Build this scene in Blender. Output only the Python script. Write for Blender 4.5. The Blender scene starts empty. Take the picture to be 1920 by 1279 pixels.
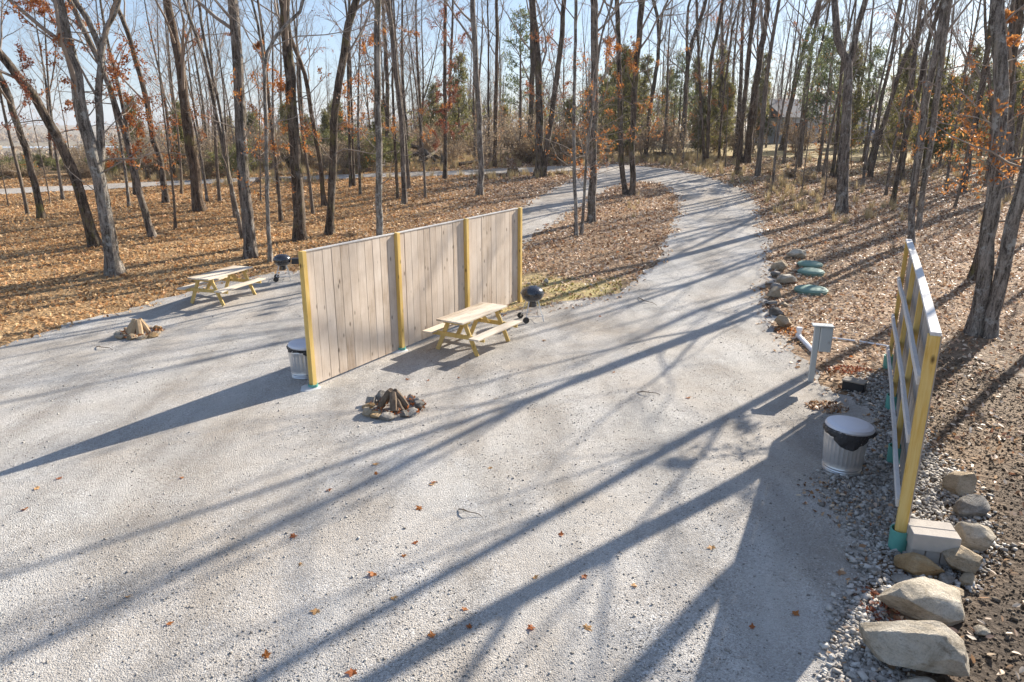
import bpy, bmesh, math, random
import numpy as np
from mathutils import Vector, Matrix
from mathutils.geometry import delaunay_2d_cdt

random.seed(7)
rng = np.random.default_rng(11)
sc = bpy.context.scene
COL = sc.collection
F = 1350.0; PITCH = math.radians(16.5); CH = 4.5
SUN_AZ = math.radians(44.5); SUN_EL = math.radians(27.0)

# ------------------------------------------------------------------ terrain
def sstep(a, b, x):
    t = np.clip((np.asarray(x, float) - a) / (b - a), 0, 1)
    return t * t * (3 - 2 * t)

def terr(x, y):
    x = np.asarray(x, float); y = np.asarray(y, float)
    s = np.where(y < 15, 0, np.where(y < 22, (y - 15) ** 2 / 14, np.where(y < 62, y - 18.5, 43.5 + 9 - (np.clip(80 - y, 0, 18)) ** 2 / 36)))
    w = .035 + .02 * sstep(-25, 5, x)
    z = s * w
    left = sstep(-8, -45, x)
    z = z - 14 * sstep(55, 210, y) * left
    far = sstep(700, 1500, y)
    z = z + far * (17 + 5 * np.sin(x * .004 + 1) + 3 * np.sin(x * .011)) * left
    z = z + .10 * np.sin(x * .31 + 1.3) * np.sin(y * .23) * sstep(19, 30, y) * sstep(400, 60, y)
    return z

def ray(px, py):
    a = (px - 960) / F; b = (639.5 - py) / F
    return np.array([a, math.cos(PITCH) + b * math.sin(PITCH), b * math.cos(PITCH) - math.sin(PITCH)])

def gp(px, py, z=0.0):
    """point of the ground (plus z) seen at a place of the survey photo"""
    r = ray(px, py); t = 1.0; st = .5
    lo = t
    while t < 3000:
        p = r * t
        if CH + p[2] < terr(p[0], p[1]) + z:
            break
        lo = t; t += st; st *= 1.03
    hi = t
    for _ in range(30):
        m = (lo + hi) / 2; p = r * m
        if CH + p[2] < terr(p[0], p[1]) + z: hi = m
        else: lo = m
    p = r * lo
    return np.array([p[0], p[1], float(terr(p[0], p[1])) + z])

def inpoly(X, Y, poly):
    X = np.asarray(X); Y = np.asarray(Y); c = np.zeros(X.shape, bool)
    n = len(poly); j = n - 1
    for i in range(n):
        xi, yi = poly[i]; xj, yj = poly[j]
        m = ((yi > Y) != (yj > Y)) & (X < (xj - xi) * (Y - yi) / (yj - yi + 1e-12) + xi)
        c ^= m; j = i
    return c

# ------------------------------------------------------------------ materials
def mat(name, rough=.8, spec=.3):
    m = bpy.data.materials.new(name); m.use_nodes = True
    nt = m.node_tree; b = nt.nodes['Principled BSDF']
    b.inputs['Roughness'].default_value = rough
    b.inputs['Specular IOR Level'].default_value = spec
    return m, nt, b

class N:
    def __init__(s, nt): s.nt = nt
    def node(s, t, **kw):
        n = s.nt.nodes.new(t)
        for k, v in kw.items():
            if k in n.inputs.keys() if isinstance(k, str) else False: pass
            setattr(n, k, v)
        return n
    def link(s, a, b): s.nt.links.new(a, b)
    def coord(s, kind='Object'):
        return s.node('ShaderNodeTexCoord').outputs[kind]
    def pos(s): return s.node('ShaderNodeNewGeometry').outputs['Position']
    def mapping(s, v, scale=(1, 1, 1), loc=None):
        m = s.node('ShaderNodeMapping'); m.inputs['Scale'].default_value = scale
        s.link(v, m.inputs['Vector'])
        if loc is not None: s.link(loc, m.inputs['Location'])
        return m.outputs[0]
    def noise(s, v, scale, detail=4, rough=.55, out='Fac', dist=0):
        n = s.node('ShaderNodeTexNoise'); s.link(v, n.inputs['Vector'])
        n.inputs['Scale'].default_value = scale; n.inputs['Detail'].default_value = detail
        n.inputs['Roughness'].default_value = rough; n.inputs['Distortion'].default_value = dist
        return n.outputs[out]
    def vor(s, v, scale, feature='F1', out='Distance', rand=1):
        n = s.node('ShaderNodeTexVoronoi', feature=feature); s.link(v, n.inputs['Vector'])
        n.inputs['Scale'].default_value = scale; n.inputs['Randomness'].default_value = rand
        return n.outputs[out]
    def ramp(s, f, stops, interp='LINEAR'):
        r = s.node('ShaderNodeValToRGB'); r.color_ramp.interpolation = interp
        e = r.color_ramp.elements
        while len(e) < len(stops): e.new(.5)
        for el, (p, c) in zip(e, stops):
            el.position = p; el.color = (c if len(c) == 4 else (*c, 1)) if hasattr(c, '__len__') else (c, c, c, 1)
        s.link(f, r.inputs[0]); return r.outputs[0]
    def mix(s, f, a, b, mode='MIX'):
        m = s.node('ShaderNodeMix', data_type='RGBA', blend_type=mode)
        for sock, v in ((m.inputs[0], f), (m.inputs[6], a), (m.inputs[7], b)):
            if hasattr(v, 'is_linked') or isinstance(v, bpy.types.NodeSocket): s.link(v, sock)
            elif hasattr(v, '__len__'): sock.default_value = (*v, 1) if len(v) == 3 else v
            else: sock.default_value = v
        return m.outputs[2]
    def math(s, op, a, b=0, c=None):
        m = s.node('ShaderNodeMath', operation=op)
        for i, v in enumerate((a, b) if c is None else (a, b, c)):
            if isinstance(v, bpy.types.NodeSocket): s.link(v, m.inputs[i])
            else: m.inputs[i].default_value = v
        return m.outputs[0]
    def bump(s, h, strength, dist, bsdf, prev=None):
        b = s.node('ShaderNodeBump'); b.inputs['Strength'].default_value = strength
        b.inputs['Distance'].default_value = dist; s.link(h, b.inputs['Height'])
        if prev is not None: s.link(prev, b.inputs['Normal'])
        if bsdf is not None: s.link(b.outputs[0], bsdf.inputs['Normal'])
        return b.outputs[0]
    def attr(s, name, out='Fac'):
        a = s.node('ShaderNodeAttribute'); a.attribute_name = name; return a.outputs[out]
    def island(s): return s.node('ShaderNodeNewGeometry').outputs['Random Per Island']
    def objrand(s): return s.node('ShaderNodeObjectInfo').outputs['Random']

def m_gravel():
    m, nt, b = mat('crushed_gravel', .9, .2); n = N(nt); p = n.pos()
    warp = n.noise(p, 9, 3, .6, 'Color')
    pw = n.mix(.03, p, warp, 'ADD')
    cell = n.vor(pw, 62, 'F1', 'Color'); d1 = n.vor(pw, 62)
    cell2 = n.vor(pw, 110, 'F1', 'Color'); d2 = n.vor(pw, 110)
    sep = n.node('ShaderNodeSeparateColor'); n.link(cell, sep.inputs[0])
    sep2 = n.node('ShaderNodeSeparateColor'); n.link(cell2, sep2.inputs[0])
    c1 = n.ramp(sep.outputs[0], [(0, (.22, .205, .19)), (.3, (.40, .38, .35)), (.65, (.52, .495, .455)), (.9, (.64, .62, .58)), (1, (.78, .76, .72))])
    c2 = n.ramp(sep2.outputs[0], [(0, (.25, .235, .215)), (.5, (.44, .415, .38)), (1, (.62, .60, .56))])
    big = n.noise(p, .35, 5, .6)
    fm = n.ramp(n.noise(p, 1.3, 4, .65), [(.35, 0.15), (.62, .85)])
    c = n.mix(fm, c1, c2)
    dirt = n.ramp(big, [(.40, 0), (.66, .6)])
    c = n.mix(dirt, c, (.40, .33, .25), 'MIX')
    streak = n.noise(n.mapping(p, (.55, .16, 1)), 2.2, 5, .6)
    c = n.mix(n.ramp(streak, [(.34, .8), (.56, 0)]), c, (.60, .59, .58), 'MULTIPLY')
    brown = n.ramp(n.noise(p, 2.7, 6, .7), [(.62, 0), (.74, .5)])
    c = n.mix(brown, c, (.26, .19, .12))
    far = n.attr('fardirt'); c = n.mix(far, c, (.37, .30, .225))
    ln = n.math('MULTIPLY', n.attr('lane'), n.ramp(n.noise(p, 1.1, 5, .65), [(.38, 0), (.6, 1)]))
    c = n.mix(n.math('MULTIPLY', ln, .55), c, n.mix(n.noise(p, 60, 3, .8), (.40, .37, .325), (.60, .575, .53)))
    n.link(c, b.inputs['Base Color'])
    h = n.math('ADD', n.math('MULTIPLY', n.math('SUBTRACT', 1, d1), .7), n.math('MULTIPLY', n.math('SUBTRACT', 1, d2), .35))
    h = n.math('ADD', h, n.math('MULTIPLY', sep.outputs[1], .5))
    h = n.math('ADD', h, n.math('MULTIPLY', n.noise(p, 5, 4), 1.2))
    n.bump(h, .75, .016, b); return m

def m_ground():
    m, nt, b = mat('leaf_covered_ground', .85, .25); n = N(nt); p = n.pos()
    cell = n.vor(p, 13, 'F1', 'Color'); d = n.vor(p, 13)
    cellb = n.vor(p, 22, 'F1', 'Color')
    s1 = n.node('ShaderNodeSeparateColor'); n.link(cell, s1.inputs[0])
    s2 = n.node('ShaderNodeSeparateColor'); n.link(cellb, s2.inputs[0])
    mixv = n.math('ADD', n.math('MULTIPLY', s1.outputs[0], .6), n.math('MULTIPLY', s2.outputs[1], .4))
    warm = n.ramp(mixv, [(0, (.11, .06, .025)), (.3, (.30, .175, .075)), (.6, (.50, .315, .145)), (.85, (.64, .43, .22)), (1, (.74, .56, .33))])
    pink = n.ramp(mixv, [(0, (.09, .055, .035)), (.35, (.24, .14, .075)), (.6, (.40, .26, .15)), (.85, (.56, .40, .26)), (1, (.70, .56, .42))])
    c = n.mix(n.attr('warm'), pink, warm)
    big = n.ramp(n.noise(p, .6, 5, .65), [(.35, .0), (.7, .6)])
    c = n.mix(big, c, (.25, .155, .075))
    grass = n.mix(n.noise(p, 20, 4), (.42, .33, .12), (.56, .45, .21))
    gm = n.math('MULTIPLY', n.attr('grass'), n.ramp(n.noise(p, 1.6, 5, .7), [(.35, 0), (.55, 1)]))
    c = n.mix(gm, c, grass)
    soil = n.mix(n.noise(p, 30, 6, .7), (.03, .021, .014), (.13, .092, .06))
    pale = n.mix(n.noise(p, 14, 6, .8), (.07, .045, .025), (.32, .235, .15))
    c = n.mix(n.attr('soil'), c, soil)
    c = n.mix(n.attr('dirt'), c, pale)
    fld = n.mix(n.noise(p, .05, 6, .7), (.15, .115, .065), (.29, .23, .14))
    c = n.mix(n.attr('field'), c, fld)
    c = n.mix(n.attr('track'), c, (.42, .38, .33))
    n.link(c, b.inputs['Base Color'])
    h = n.math('ADD', n.math('MULTIPLY', s1.outputs[1], .8), n.math('ADD', d, n.math('MULTIPLY', n.noise(p, 40, 4, .7), .8)))
    n.bump(h, .9, .05, b); return m

def m_leaf(name, stops, trans=.3):
    m, nt, b = mat(name, .55, .35); n = N(nt)
    c = n.ramp(n.island(), stops)
    n.link(c, b.inputs['Base Color'])
    if trans:
        t = n.node('ShaderNodeBsdfTranslucent'); n.link(c, t.inputs[0])
        mx = n.node('ShaderNodeMixShader'); mx.inputs[0].default_value = trans
        n.link(b.outputs[0], mx.inputs[1]); n.link(t.outputs[0], mx.inputs[2])
        n.link(mx.outputs[0], nt.nodes['Material Output'].inputs[0])
    return m

def m_bark(name, lo, hi, moss=.3, lichen=.25):
    m, nt, b = mat(name, .9, .15); n = N(nt)
    off = n.node('ShaderNodeCombineXYZ'); r = n.objrand()
    n.link(n.math('MULTIPLY', r, 37), off.inputs[0]); n.link(n.math('MULTIPLY', r, 91), off.inputs[2])
    o = n.mapping(n.coord(), (1, 1, 1), off.outputs[0])
    ridg = n.noise(n.mapping(o, (1, 1, .14)), 11, 6, .75, dist=.8)
    fine = n.noise(n.mapping(o, (1, 1, .4)), 48, 4, .7)
    f = n.math('ADD', n.math('MULTIPLY', ridg, .7), n.math('MULTIPLY', fine, .3))
    c = n.ramp(f, [(.42, lo), (.50, tuple((a + q) / 2 for a, q in zip(lo, hi))), (.58, hi)])
    c = n.mix(n.ramp(n.noise(o, 1.1, 4, .7), [(.38, .45), (.6, 0)]), c, (.45, .40, .36), 'MULTIPLY')
    li = n.ramp(n.noise(o, 3.4, 6, .75), [(.54, 0), (.64, lichen * 2.4)])
    c = n.mix(li, c, (.42, .41, .37))
    ms = n.ramp(n.noise(n.mapping(o, (1, 1, .6), None), 2.1, 6, .75), [(.55, 0), (.68, moss * 2.2)])
    c = n.mix(ms, c, (.17, .155, .045))
    n.link(c, b.inputs['Base Color'])
    n.bump(f, 1.0, .09, b); return m

def m_wood(name, stops, grain_axis='Z', rough=.75, knots=True, var=.35, gstr=.5):
    m, nt, b = mat(name, rough, .25); n = N(nt)
    isl = n.island(); off = n.node('ShaderNodeCombineXYZ')
    for i in range(3): n.link(n.math('MULTIPLY', isl, (31, 47, 73)[i]), off.inputs[i])
    sc_ = {'Z': (1, 1, .07), 'X': (.07, 1, 1), 'Y': (1, .07, 1)}[grain_axis]
    o = n.mapping(n.coord(), (1, 1, 1), off.outputs[0])
    g = n.noise(n.mapping(o, sc_), 22, 5, .6, dist=1.2)
    big = n.noise(o, 1.7, 4, .6)
    f = n.math('ADD', n.math('MULTIPLY', g, gstr), n.math('ADD', n.math('MULTIPLY', big, .6 - gstr / 2 + .1), n.math('MULTIPLY', n.math('SUBTRACT', isl, .5), var)))
    c = n.ramp(f, stops)
    if knots:
        sk = {'Z': (1, 1, .45), 'X': (.45, 1, 1), 'Y': (1, .45, 1)}[grain_axis]
        k = n.vor(n.mapping(o, sk), 5.6)
        km = n.ramp(k, [(.05, .9), (.16, .0)])
        c = n.mix(km, c, tuple(v * .38 for v in stops[0][1]))
    n.link(c, b.inputs['Base Color'])
    n.bump(g, .35, .006, b); return m

def m_plain(name, col, rough=.5, metal=0, spec=.5, var=.12, scale=8, bump=0, coat=0):
    m, nt, b = mat(name, rough, spec); n = N(nt); o = n.coord()
    f = n.noise(o, scale, 5, .65)
    c = n.mix(f, tuple(v * (1 - var) for v in col), tuple(min(1, v * (1 + var)) for v in col))
    n.link(c, b.inputs['Base Color']); b.inputs['Metallic'].default_value = metal
    n.link(n.math('ADD', rough - .1, n.math('MULTIPLY', n.noise(o, scale * 2, 4), .2)), b.inputs['Roughness'])
    if coat: b.inputs['Coat Weight'].default_value = coat; b.inputs['Coat Roughness'].default_value = .08
    if bump: n.bump(n.noise(o, scale * 6, 5, .7), .5, bump, b)
    return m

def m_rock(name, a, b_, c_):
    m, nt, b = mat(name, .88, .2); n = N(nt); r = n.objrand()
    off = n.node('ShaderNodeCombineXYZ'); n.link(n.math('MULTIPLY', r, 50), off.inputs[0]); n.link(n.math('MULTIPLY', r, 23), off.inputs[1])
    o = n.mapping(n.coord(), (1, 1, 1), off.outputs[0])
    f = n.noise(o, 3.2, 7, .68, dist=.5)
    c = n.ramp(f, [(.3, a), (.5, b_), (.68, c_)])
    cr = n.ramp(n.noise(n.mapping(o, (1, 1, 3)), 9, 8, .8), [(.33, .75), (.48, 0)])
    c = n.mix(cr, c, (.42, .38, .34), 'MULTIPLY')
    sp = n.ramp(n.noise(o, 60, 3, .8), [(.35, .35), (.5, 0)])
    c = n.mix(sp, c, (.35, .33, .3), 'MULTIPLY')
    n.link(c, b.inputs['Base Color'])
    h = n.math('ADD', n.math('MULTIPLY', n.noise(n.mapping(o, (1, 1, 2.2)), 8, 8, .75), 1), n.math('MULTIPLY', n.noise(o, 45, 4, .7), .3))
    n.bump(h, 1.0, .07, b); return m

M = {}
M['gravel'] = m_gravel(); M['ground'] = m_ground()
M['litter_warm'] = m_leaf('litter_leaf_golden', [(0, (.16, .075, .03)), (.2, (.38, .19, .07)), (.5, (.62, .37, .16)), (.85, (.78, .56, .31)), (1, (.58, .24, .07))], .3)
M['litter_pink'] = m_leaf('litter_leaf_brown', [(0, (.10, .05, .03)), (.25, (.32, .17, .08)), (.5, (.54, .35, .205)), (.8, (.78, .62, .45)), (.9, (.82, .72, .58)), (1, (.48, .17, .05))], .25)
M['rust'] = m_leaf('rust_oak_leaf', [(0, (.22, .065, .02)), (.4, (.38, .12, .035)), (.8, (.50, .19, .05)), (1, (.56, .27, .08))], .45)
M['redleaf'] = m_leaf('dull_red_oak_leaf', [(0, (.16, .05, .03)), (.5, (.30, .10, .05)), (1, (.42, .18, .09))], .4)
M['orange'] = m_leaf('orange_oak_leaf', [(0, (.32, .11, .03)), (.5, (.48, .18, .045)), (1, (.60, .31, .09))], .45)
M['bark_grey'] = m_bark('grey_bark', (.045, .036, .03), (.33, .28, .23), .2, .3)
M['bark_brown'] = m_bark('brown_bark', (.04, .028, .02), (.23, .165, .115), .3, .1)
M['bark_dark'] = m_bark('dark_mossy_bark', (.028, .022, .017), (.23, .18, .135), .35, .12)
M['bark_pale'] = m_bark('pale_lichened_bark', (.07, .058, .047), (.44, .39, .33), .15, .45)
M['bark_far'] = m_bark('distant_bark', (.11, .085, .065), (.28, .23, .18), .1, .1)
M['twig'] = m_plain('twig_bark', (.30, .25, .205), .9, 0, .1, .3, 2)
M['boards'] = m_wood('weathered_fence_board', [(.25, (.38, .275, .19)), (.42, (.56, .45, .345)), (.6, (.68, .57, .46)), (.8, (.75, .66, .56))], 'Z', .8, True, .16)
M['pickets'] = m_wood('grey_weathered_picket', [(.25, (.22, .19, .16)), (.5, (.40, .355, .31)), (.8, (.52, .475, .43))], 'Z', .85, True, .3)
M['post'] = m_wood('yellow_treated_post', [(.28, (.26, .14, .04)), (.44, (.52, .30, .065)), (.58, (.66, .42, .11)), (.78, (.72, .52, .19))], 'Z', .75, True, .25, .9)
M['rail'] = m_wood('whitened_rail', [(.25, (.42, .38, .34)), (.5, (.60, .57, .53)), (.8, (.74, .72, .69))], 'Y', .8, False, .25)
M['tabletop'] = m_wood('weathered_table_board', [(.25, (.33, .25, .17)), (.45, (.52, .42, .31)), (.65, (.66, .57, .45)), (.85, (.72, .65, .54))], 'X', .75, False, .25, .7)
M['tableleg'] = m_wood('yellow_table_lumber', [(.25, (.42, .25, .06)), (.5, (.62, .43, .14)), (.8, (.74, .57, .27))], 'Z', .7, True, .2)
M['firewood'] = m_wood('charred_firewood', [(.25, (.015, .011, .009)), (.45, (.05, .035, .024)), (.6, (.13, .09, .058)), (.8, (.22, .16, .11))], 'Z', .9, False, .5)
M['drylog'] = m_wood('dry_pale_firewood', [(.25, (.12, .07, .035)), (.5, (.34, .22, .12)), (.8, (.50, .37, .23))], 'Z', .9, False, .4)
M['enamel'] = m_plain('black_enamel', (.012, .013, .018), .25, 0, .6, .1, 8, 0, .8)
M['blackplastic'] = m_plain('black_plastic', (.02, .02, .022), .45, 0, .5)
M['bag'] = m_plain('black_bin_liner', (.018, .018, .022), .3, 0, .7, .2, 10, .03)
M['zinc'] = m_plain('galvanised_steel', (.66, .66, .66), .38, .8, .5, .14, 14)
M['zinclid'] = m_plain('galvanised_lid', (.66, .66, .69), .5, .45, .5, .08, 6)
M['chrome'] = m_plain('grill_leg_steel', (.62, .62, .62), .3, .9)
M['teal'] = m_plain('teal_plastic_sleeve', (.11, .36, .30), .5, 0, .5, .15, 10)
M['greenlid'] = m_plain('green_plastic_lid', (.17, .27, .21), .7, 0, .4, .3, 7)
M['pvc'] = m_plain('white_pvc', (.78, .78, .78), .35, 0, .5, .05, 5)
M['pedestal'] = m_plain('grey_painted_metal', (.50, .52, .50), .45, 0, .5, .06, 4)
M['concrete'] = m_plain('concrete_block', (.47, .42, .36), .9, 0, .2, .2, 9, .012)
M['footing'] = m_plain('concrete_footing', (.55, .54, .52), .9, 0, .2, .15, 9, .01)
M['limestone'] = m_rock('pale_limestone', (.32, .265, .19), (.60, .52, .40), (.74, .67, .55))
M['sandstone'] = m_rock('tan_sandstone', (.25, .185, .11), (.48, .375, .25), (.62, .51, .37))
M['greystone'] = m_rock('grey_fieldstone', (.15, .135, .115), (.34, .31, .27), (.50, .47, .42))
M['orangestone'] = m_rock('ochre_stone', (.27, .16, .07), (.48, .32, .16), (.58, .45, .29))
def m_stones():
    m, nt, b = mat('loose_gravel_stone', .85, .25); n = N(nt)
    c = n.ramp(n.island(), [(0, (.20, .185, .165)), (.3, (.34, .315, .285)), (.7, (.48, .455, .42)), (1, (.62, .60, .56))])
    c = n.mix(n.noise(n.coord(), 25, 3), c, (.8, .75, .68), 'MULTIPLY')
    n.link(c, b.inputs['Base Color']); return m
M['stones'] = m_stones()
M['cedar'] = m_leaf('cedar_needles', [(0, (.09, .09, .03)), (.5, (.19, .185, .065)), (1, (.32, .27, .10))], .5)
M['pine'] = m_leaf('pine_needles', [(0, (.06, .085, .04)), (.5, (.13, .16, .075)), (1, (.24, .25, .11))], .5)
M['brushleaf'] = m_leaf('brown_brush', [(0, (.18, .12, .07)), (.5, (.36, .26, .16)), (1, (.55, .43, .27))], .4)
M['greenbrush'] = m_leaf('green_brush', [(0, (.09, .10, .03)), (.5, (.21, .21, .07)), (1, (.36, .33, .13))], .4)
M['drygrass'] = m_leaf('dry_grass', [(0, (.34, .25, .12)), (.5, (.52, .40, .21)), (1, (.66, .54, .32))], .3)
M['water'] = m_plain('lake_water', (.55, .58, .60), .25, 0, .5, .05, .02)
M['siding'] = m_plain('white_siding', (.62, .64, .66), .6, 0, .3, .05, 3)
M['roofing'] = m_plain('grey_shingles', (.17, .165, .17), .85, 0, .2, .2, 12)
M['glass'] = m_plain('dark_window_glass', (.03, .04, .05), .1, 0, .8)
M['brownwall'] = m_plain('brown_shed_boards', (.15, .085, .055), .8, 0, .2, .2, 8)
M['redpaint'] = m_plain('rusty_red_metal', (.25, .07, .04), .7, 0, .3, .3, 6)
M['carpaint'] = m_plain('blue_grey_paint', (.30, .38, .48), .35, 0, .5, .05, 4)
M['valvetop'] = m_plain('weathered_valve_lid', (.30, .26, .21), .8, 0, .3, .25, 12, .005)

# ------------------------------------------------------------------ object helpers
def tag(o, label=None, cat=None, group=None, kind=None):
    if label: o['label'] = label
    if cat: o['category'] = cat
    if group: o['group'] = group
    if kind: o['kind'] = kind
    return o

def empty(name, loc, rz=0.0):
    o = bpy.data.objects.new(name, None); COL.objects.link(o)
    o.location = tuple(float(v) for v in loc); o.rotation_euler = (0, 0, rz); o.empty_display_size = .1
    return o

def obj_from_mesh(name, me, parent=None, loc=None):
    o = bpy.data.objects.new(name, me); COL.objects.link(o)
    if parent is not None: o.parent = parent
    if loc is not None: o.location = tuple(float(v) for v in loc)
    return o

def npmesh(name, V, Fs, mats, smooth=False, midx=None):
    """fast mesh from numpy; Fs a (m,k) array or a list of such"""
    if not isinstance(Fs, list): Fs = [Fs]
    Fs = [f for f in Fs if len(f)]
    me = bpy.data.meshes.new(name)
    V = np.asarray(V, np.float32)
    me.vertices.add(len(V)); me.vertices.foreach_set('co', V.ravel())
    li = np.concatenate([f.ravel() for f in Fs]).astype(np.int32)
    tot = np.concatenate([np.full(len(f), f.shape[1], np.int32) for f in Fs])
    st = np.concatenate([[0], np.cumsum(tot)[:-1]]).astype(np.int32)
    me.loops.add(len(li)); me.loops.foreach_set('vertex_index', li)
    me.polygons.add(len(tot)); me.polygons.foreach_set('loop_start', st); me.polygons.foreach_set('loop_total', tot)
    if smooth: me.polygons.foreach_set('use_smooth', np.ones(len(tot), bool))
    if midx is not None: me.polygons.foreach_set('material_index', midx.astype(np.int32))
    for m in (mats if isinstance(mats, list) else [mats]): me.materials.append(m)
    me.update(calc_edges=True); me.validate()
    return me

class MB:
    """collects shapes for ONE mesh object"""
    def __init__(s): s.v = []; s.f = []
    def add(s, V, Fc):
        o = len(s.v); s.v += [tuple(map(float, p)) for p in V]; s.f += [tuple(i + o for i in f) for f in Fc]; return s
    def box(s, c, size, R=None):
        hx, hy, hz = (q / 2 for q in size)
        V = [Vector((x, y, z)) for x in (-hx, hx) for y in (-hy, hy) for z in (-hz, hz)]
        if R is not None: V = [R @ v for v in V]
        c = Vector(c); V = [v + c for v in V]
        return s.add(V, [(0, 1, 3, 2), (4, 6, 7, 5), (0, 4, 5, 1), (2, 3, 7, 6), (0, 2, 6, 4), (1, 5, 7, 3)])
    def beam(s, a, b, w, h, up=(0, 0, 1)):
        a = Vector(a); b = Vector(b); d = (b - a); L = d.length; d.normalize()
        u = Vector(up); x = d.cross(u).normalized(); z = x.cross(d)
        R = Matrix((x, d, z)).transposed()
        return s.box((a + b) / 2, (w, L, h), R)
    def tube(s, pts, r, n=8, cap=True):
        pts = [Vector(p) for p in pts]; k = len(pts); rs = r if hasattr(r, '__len__') else [r] * k
        V = []
        for i, p in enumerate(pts):
            d = (pts[min(i + 1, k - 1)] - pts[max(i - 1, 0)]).normalized()
            a = Vector((0, 0, 1)) if abs(d.z) < .9 else Vector((1, 0, 0))
            x = d.cross(a).normalized(); y = d.cross(x)
            for j in range(n):
                t = 2 * math.pi * j / n; V.append(p + (x * math.cos(t) + y * math.sin(t)) * rs[i])
        Fc = [(i * n + j, i * n + (j + 1) % n, (i + 1) * n + (j + 1) % n, (i + 1) * n + j) for i in range(k - 1) for j in range(n)]
        if cap: Fc += [tuple(range(n))[::-1], tuple((k - 1) * n + j for j in range(n))]
        return s.add(V, Fc)
    def lathe(s, prof, n=32, c=(0, 0, 0), mod=None, R=None):
        V = []; k = len(prof)
        for i, (r, z) in enumerate(prof):
            for j in range(n):
                t = 2 * math.pi * j / n; rr = r * (1 if mod is None else mod(t, i))
                v = Vector((rr * math.cos(t), rr * math.sin(t), z))
                if R is not None: v = R @ v
                V.append(v + Vector(c))
        Fc = [(i * n + j, i * n + (j + 1) % n, (i + 1) * n + (j + 1) % n, (i + 1) * n + j) for i in range(k - 1) for j in range(n)]
        return s.add(V, Fc)
    def build(s, name, m, parent=None, smooth=False, bevel=0, loc=None):
        me = bpy.data.meshes.new(name); me.from_pydata(s.v, [], s.f); me.update()
        bm = bmesh.new(); bm.from_mesh(me); bmesh.ops.recalc_face_normals(bm, faces=bm.faces)
        if bevel: bmesh.ops.bevel(bm, geom=list(bm.edges), offset=bevel, segments=1, affect='EDGES', clamp_overlap=True)
        bm.to_mesh(me); bm.free()
        if smooth:
            me.polygons.foreach_set('use_smooth', np.ones(len(me.polygons), bool))
            try: me.set_sharp_from_angle(angle=math.radians(40))
            except Exception: pass
        me.materials.append(m)
        return obj_from_mesh(name, me, parent, loc)

# ------------------------------------------------------------------ world, sun, camera
w = bpy.data.worlds.new('World'); sc.world = w; w.use_nodes = True
nt = w.node_tree; bg = nt.nodes['Background']
sky = nt.nodes.new('ShaderNodeTexSky'); sky.sky_type = 'NISHITA'; sky.sun_disc = False
sky.sun_elevation = SUN_EL; sky.sun_rotation = SUN_AZ
sky.air_density = 1.0; sky.dust_density = .5; sky.ozone_density = 2.0; sky.altitude = 200
vm = nt.nodes.new('ShaderNodeMix'); vm.data_type = 'RGBA'; vm.inputs[0].default_value = .5; vm.inputs[7].default_value = (2.3, 3.0, 4.6, 1)   # thin even veil of high haze
nt.links.new(sky.outputs[0], vm.inputs[6]); nt.links.new(vm.outputs[2], bg.inputs[0]); bg.inputs[1].default_value = .08
sl = bpy.data.lights.new('sun', 'SUN'); sl.energy = 5.0; sl.angle = math.radians(.4); sl.color = (1, .925, .82)
so = bpy.data.objects.new('sun', sl); COL.objects.link(so)
sv = Vector((math.sin(SUN_AZ) * math.cos(SUN_EL), math.cos(SUN_AZ) * math.cos(SUN_EL), math.sin(SUN_EL)))
so.rotation_euler = sv.to_track_quat('Z', 'Y').to_euler(); so.location = (20, 20, 30)
cd = bpy.data.cameras.new('camera'); cam = bpy.data.objects.new('camera', cd); COL.objects.link(cam)
cam.location = (0, 0, CH); cam.rotation_euler = (math.pi / 2 - PITCH, 0, 0)
cd.sensor_width = 36; cd.lens = F / 1920 * 36; cd.clip_end = 6000; cd.clip_start = .1
sc.camera = cam
sc.view_settings.view_transform = 'Standard'; sc.view_settings.look = 'None'
sc.view_settings.exposure = 1.2; sc.view_settings.gamma = 1
sc.cycles.max_bounces = 5; sc.cycles.diffuse_bounces = 3; sc.cycles.glossy_bounces = 2; sc.cycles.transmission_bounces = 2
sc.cycles.use_denoising = True

# ------------------------------------------------------------------ outlines on the ground
def W(pts): return [tuple(gp(*p)[:2]) for p in pts]
right_edge = [(1135, 308), (1200, 311), (1260, 318), (1320, 330), (1370, 345), (1410, 365), (1425, 390), (1428, 420), (1440, 450), (1447, 490), (1440, 530), (1436, 560), (1440, 590), (1450, 615), (1472, 634), (1500, 655), (1512, 690), (1535, 722), (1575, 745), (1640, 762), (1668, 790), (1672, 850), (1676, 930), (1672, 1010), (1650, 1075), (1625, 1100), (1640, 1150), (1655, 1210), (1665, 1279), (1690, 1500)]
left_edge = [(-420, 1500), (-420, 770), (-200, 705), (0, 652), (60, 635), (120, 612), (180, 597), (240, 578), (300, 562), (345, 550), (420, 528), (500, 514), (560, 505), (640, 490), (720, 474), (800, 455), (900, 425), (980, 386), (1030, 357), (1070, 337), (1110, 320)]
island = [(1190, 341), (1225, 343), (1250, 352), (1268, 370), (1272, 395), (1262, 420), (1250, 450), (1235, 480), (1220, 505), (1190, 530), (1150, 548), (1100, 560), (1040, 570), (985, 582), (945, 588), (925, 555), (940, 500), (975, 462), (1000, 445), (1040, 420), (1080, 395), (1120, 367), (1150, 352)]
PAD = W(left_edge + right_edge); ISL = W(island)

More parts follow.
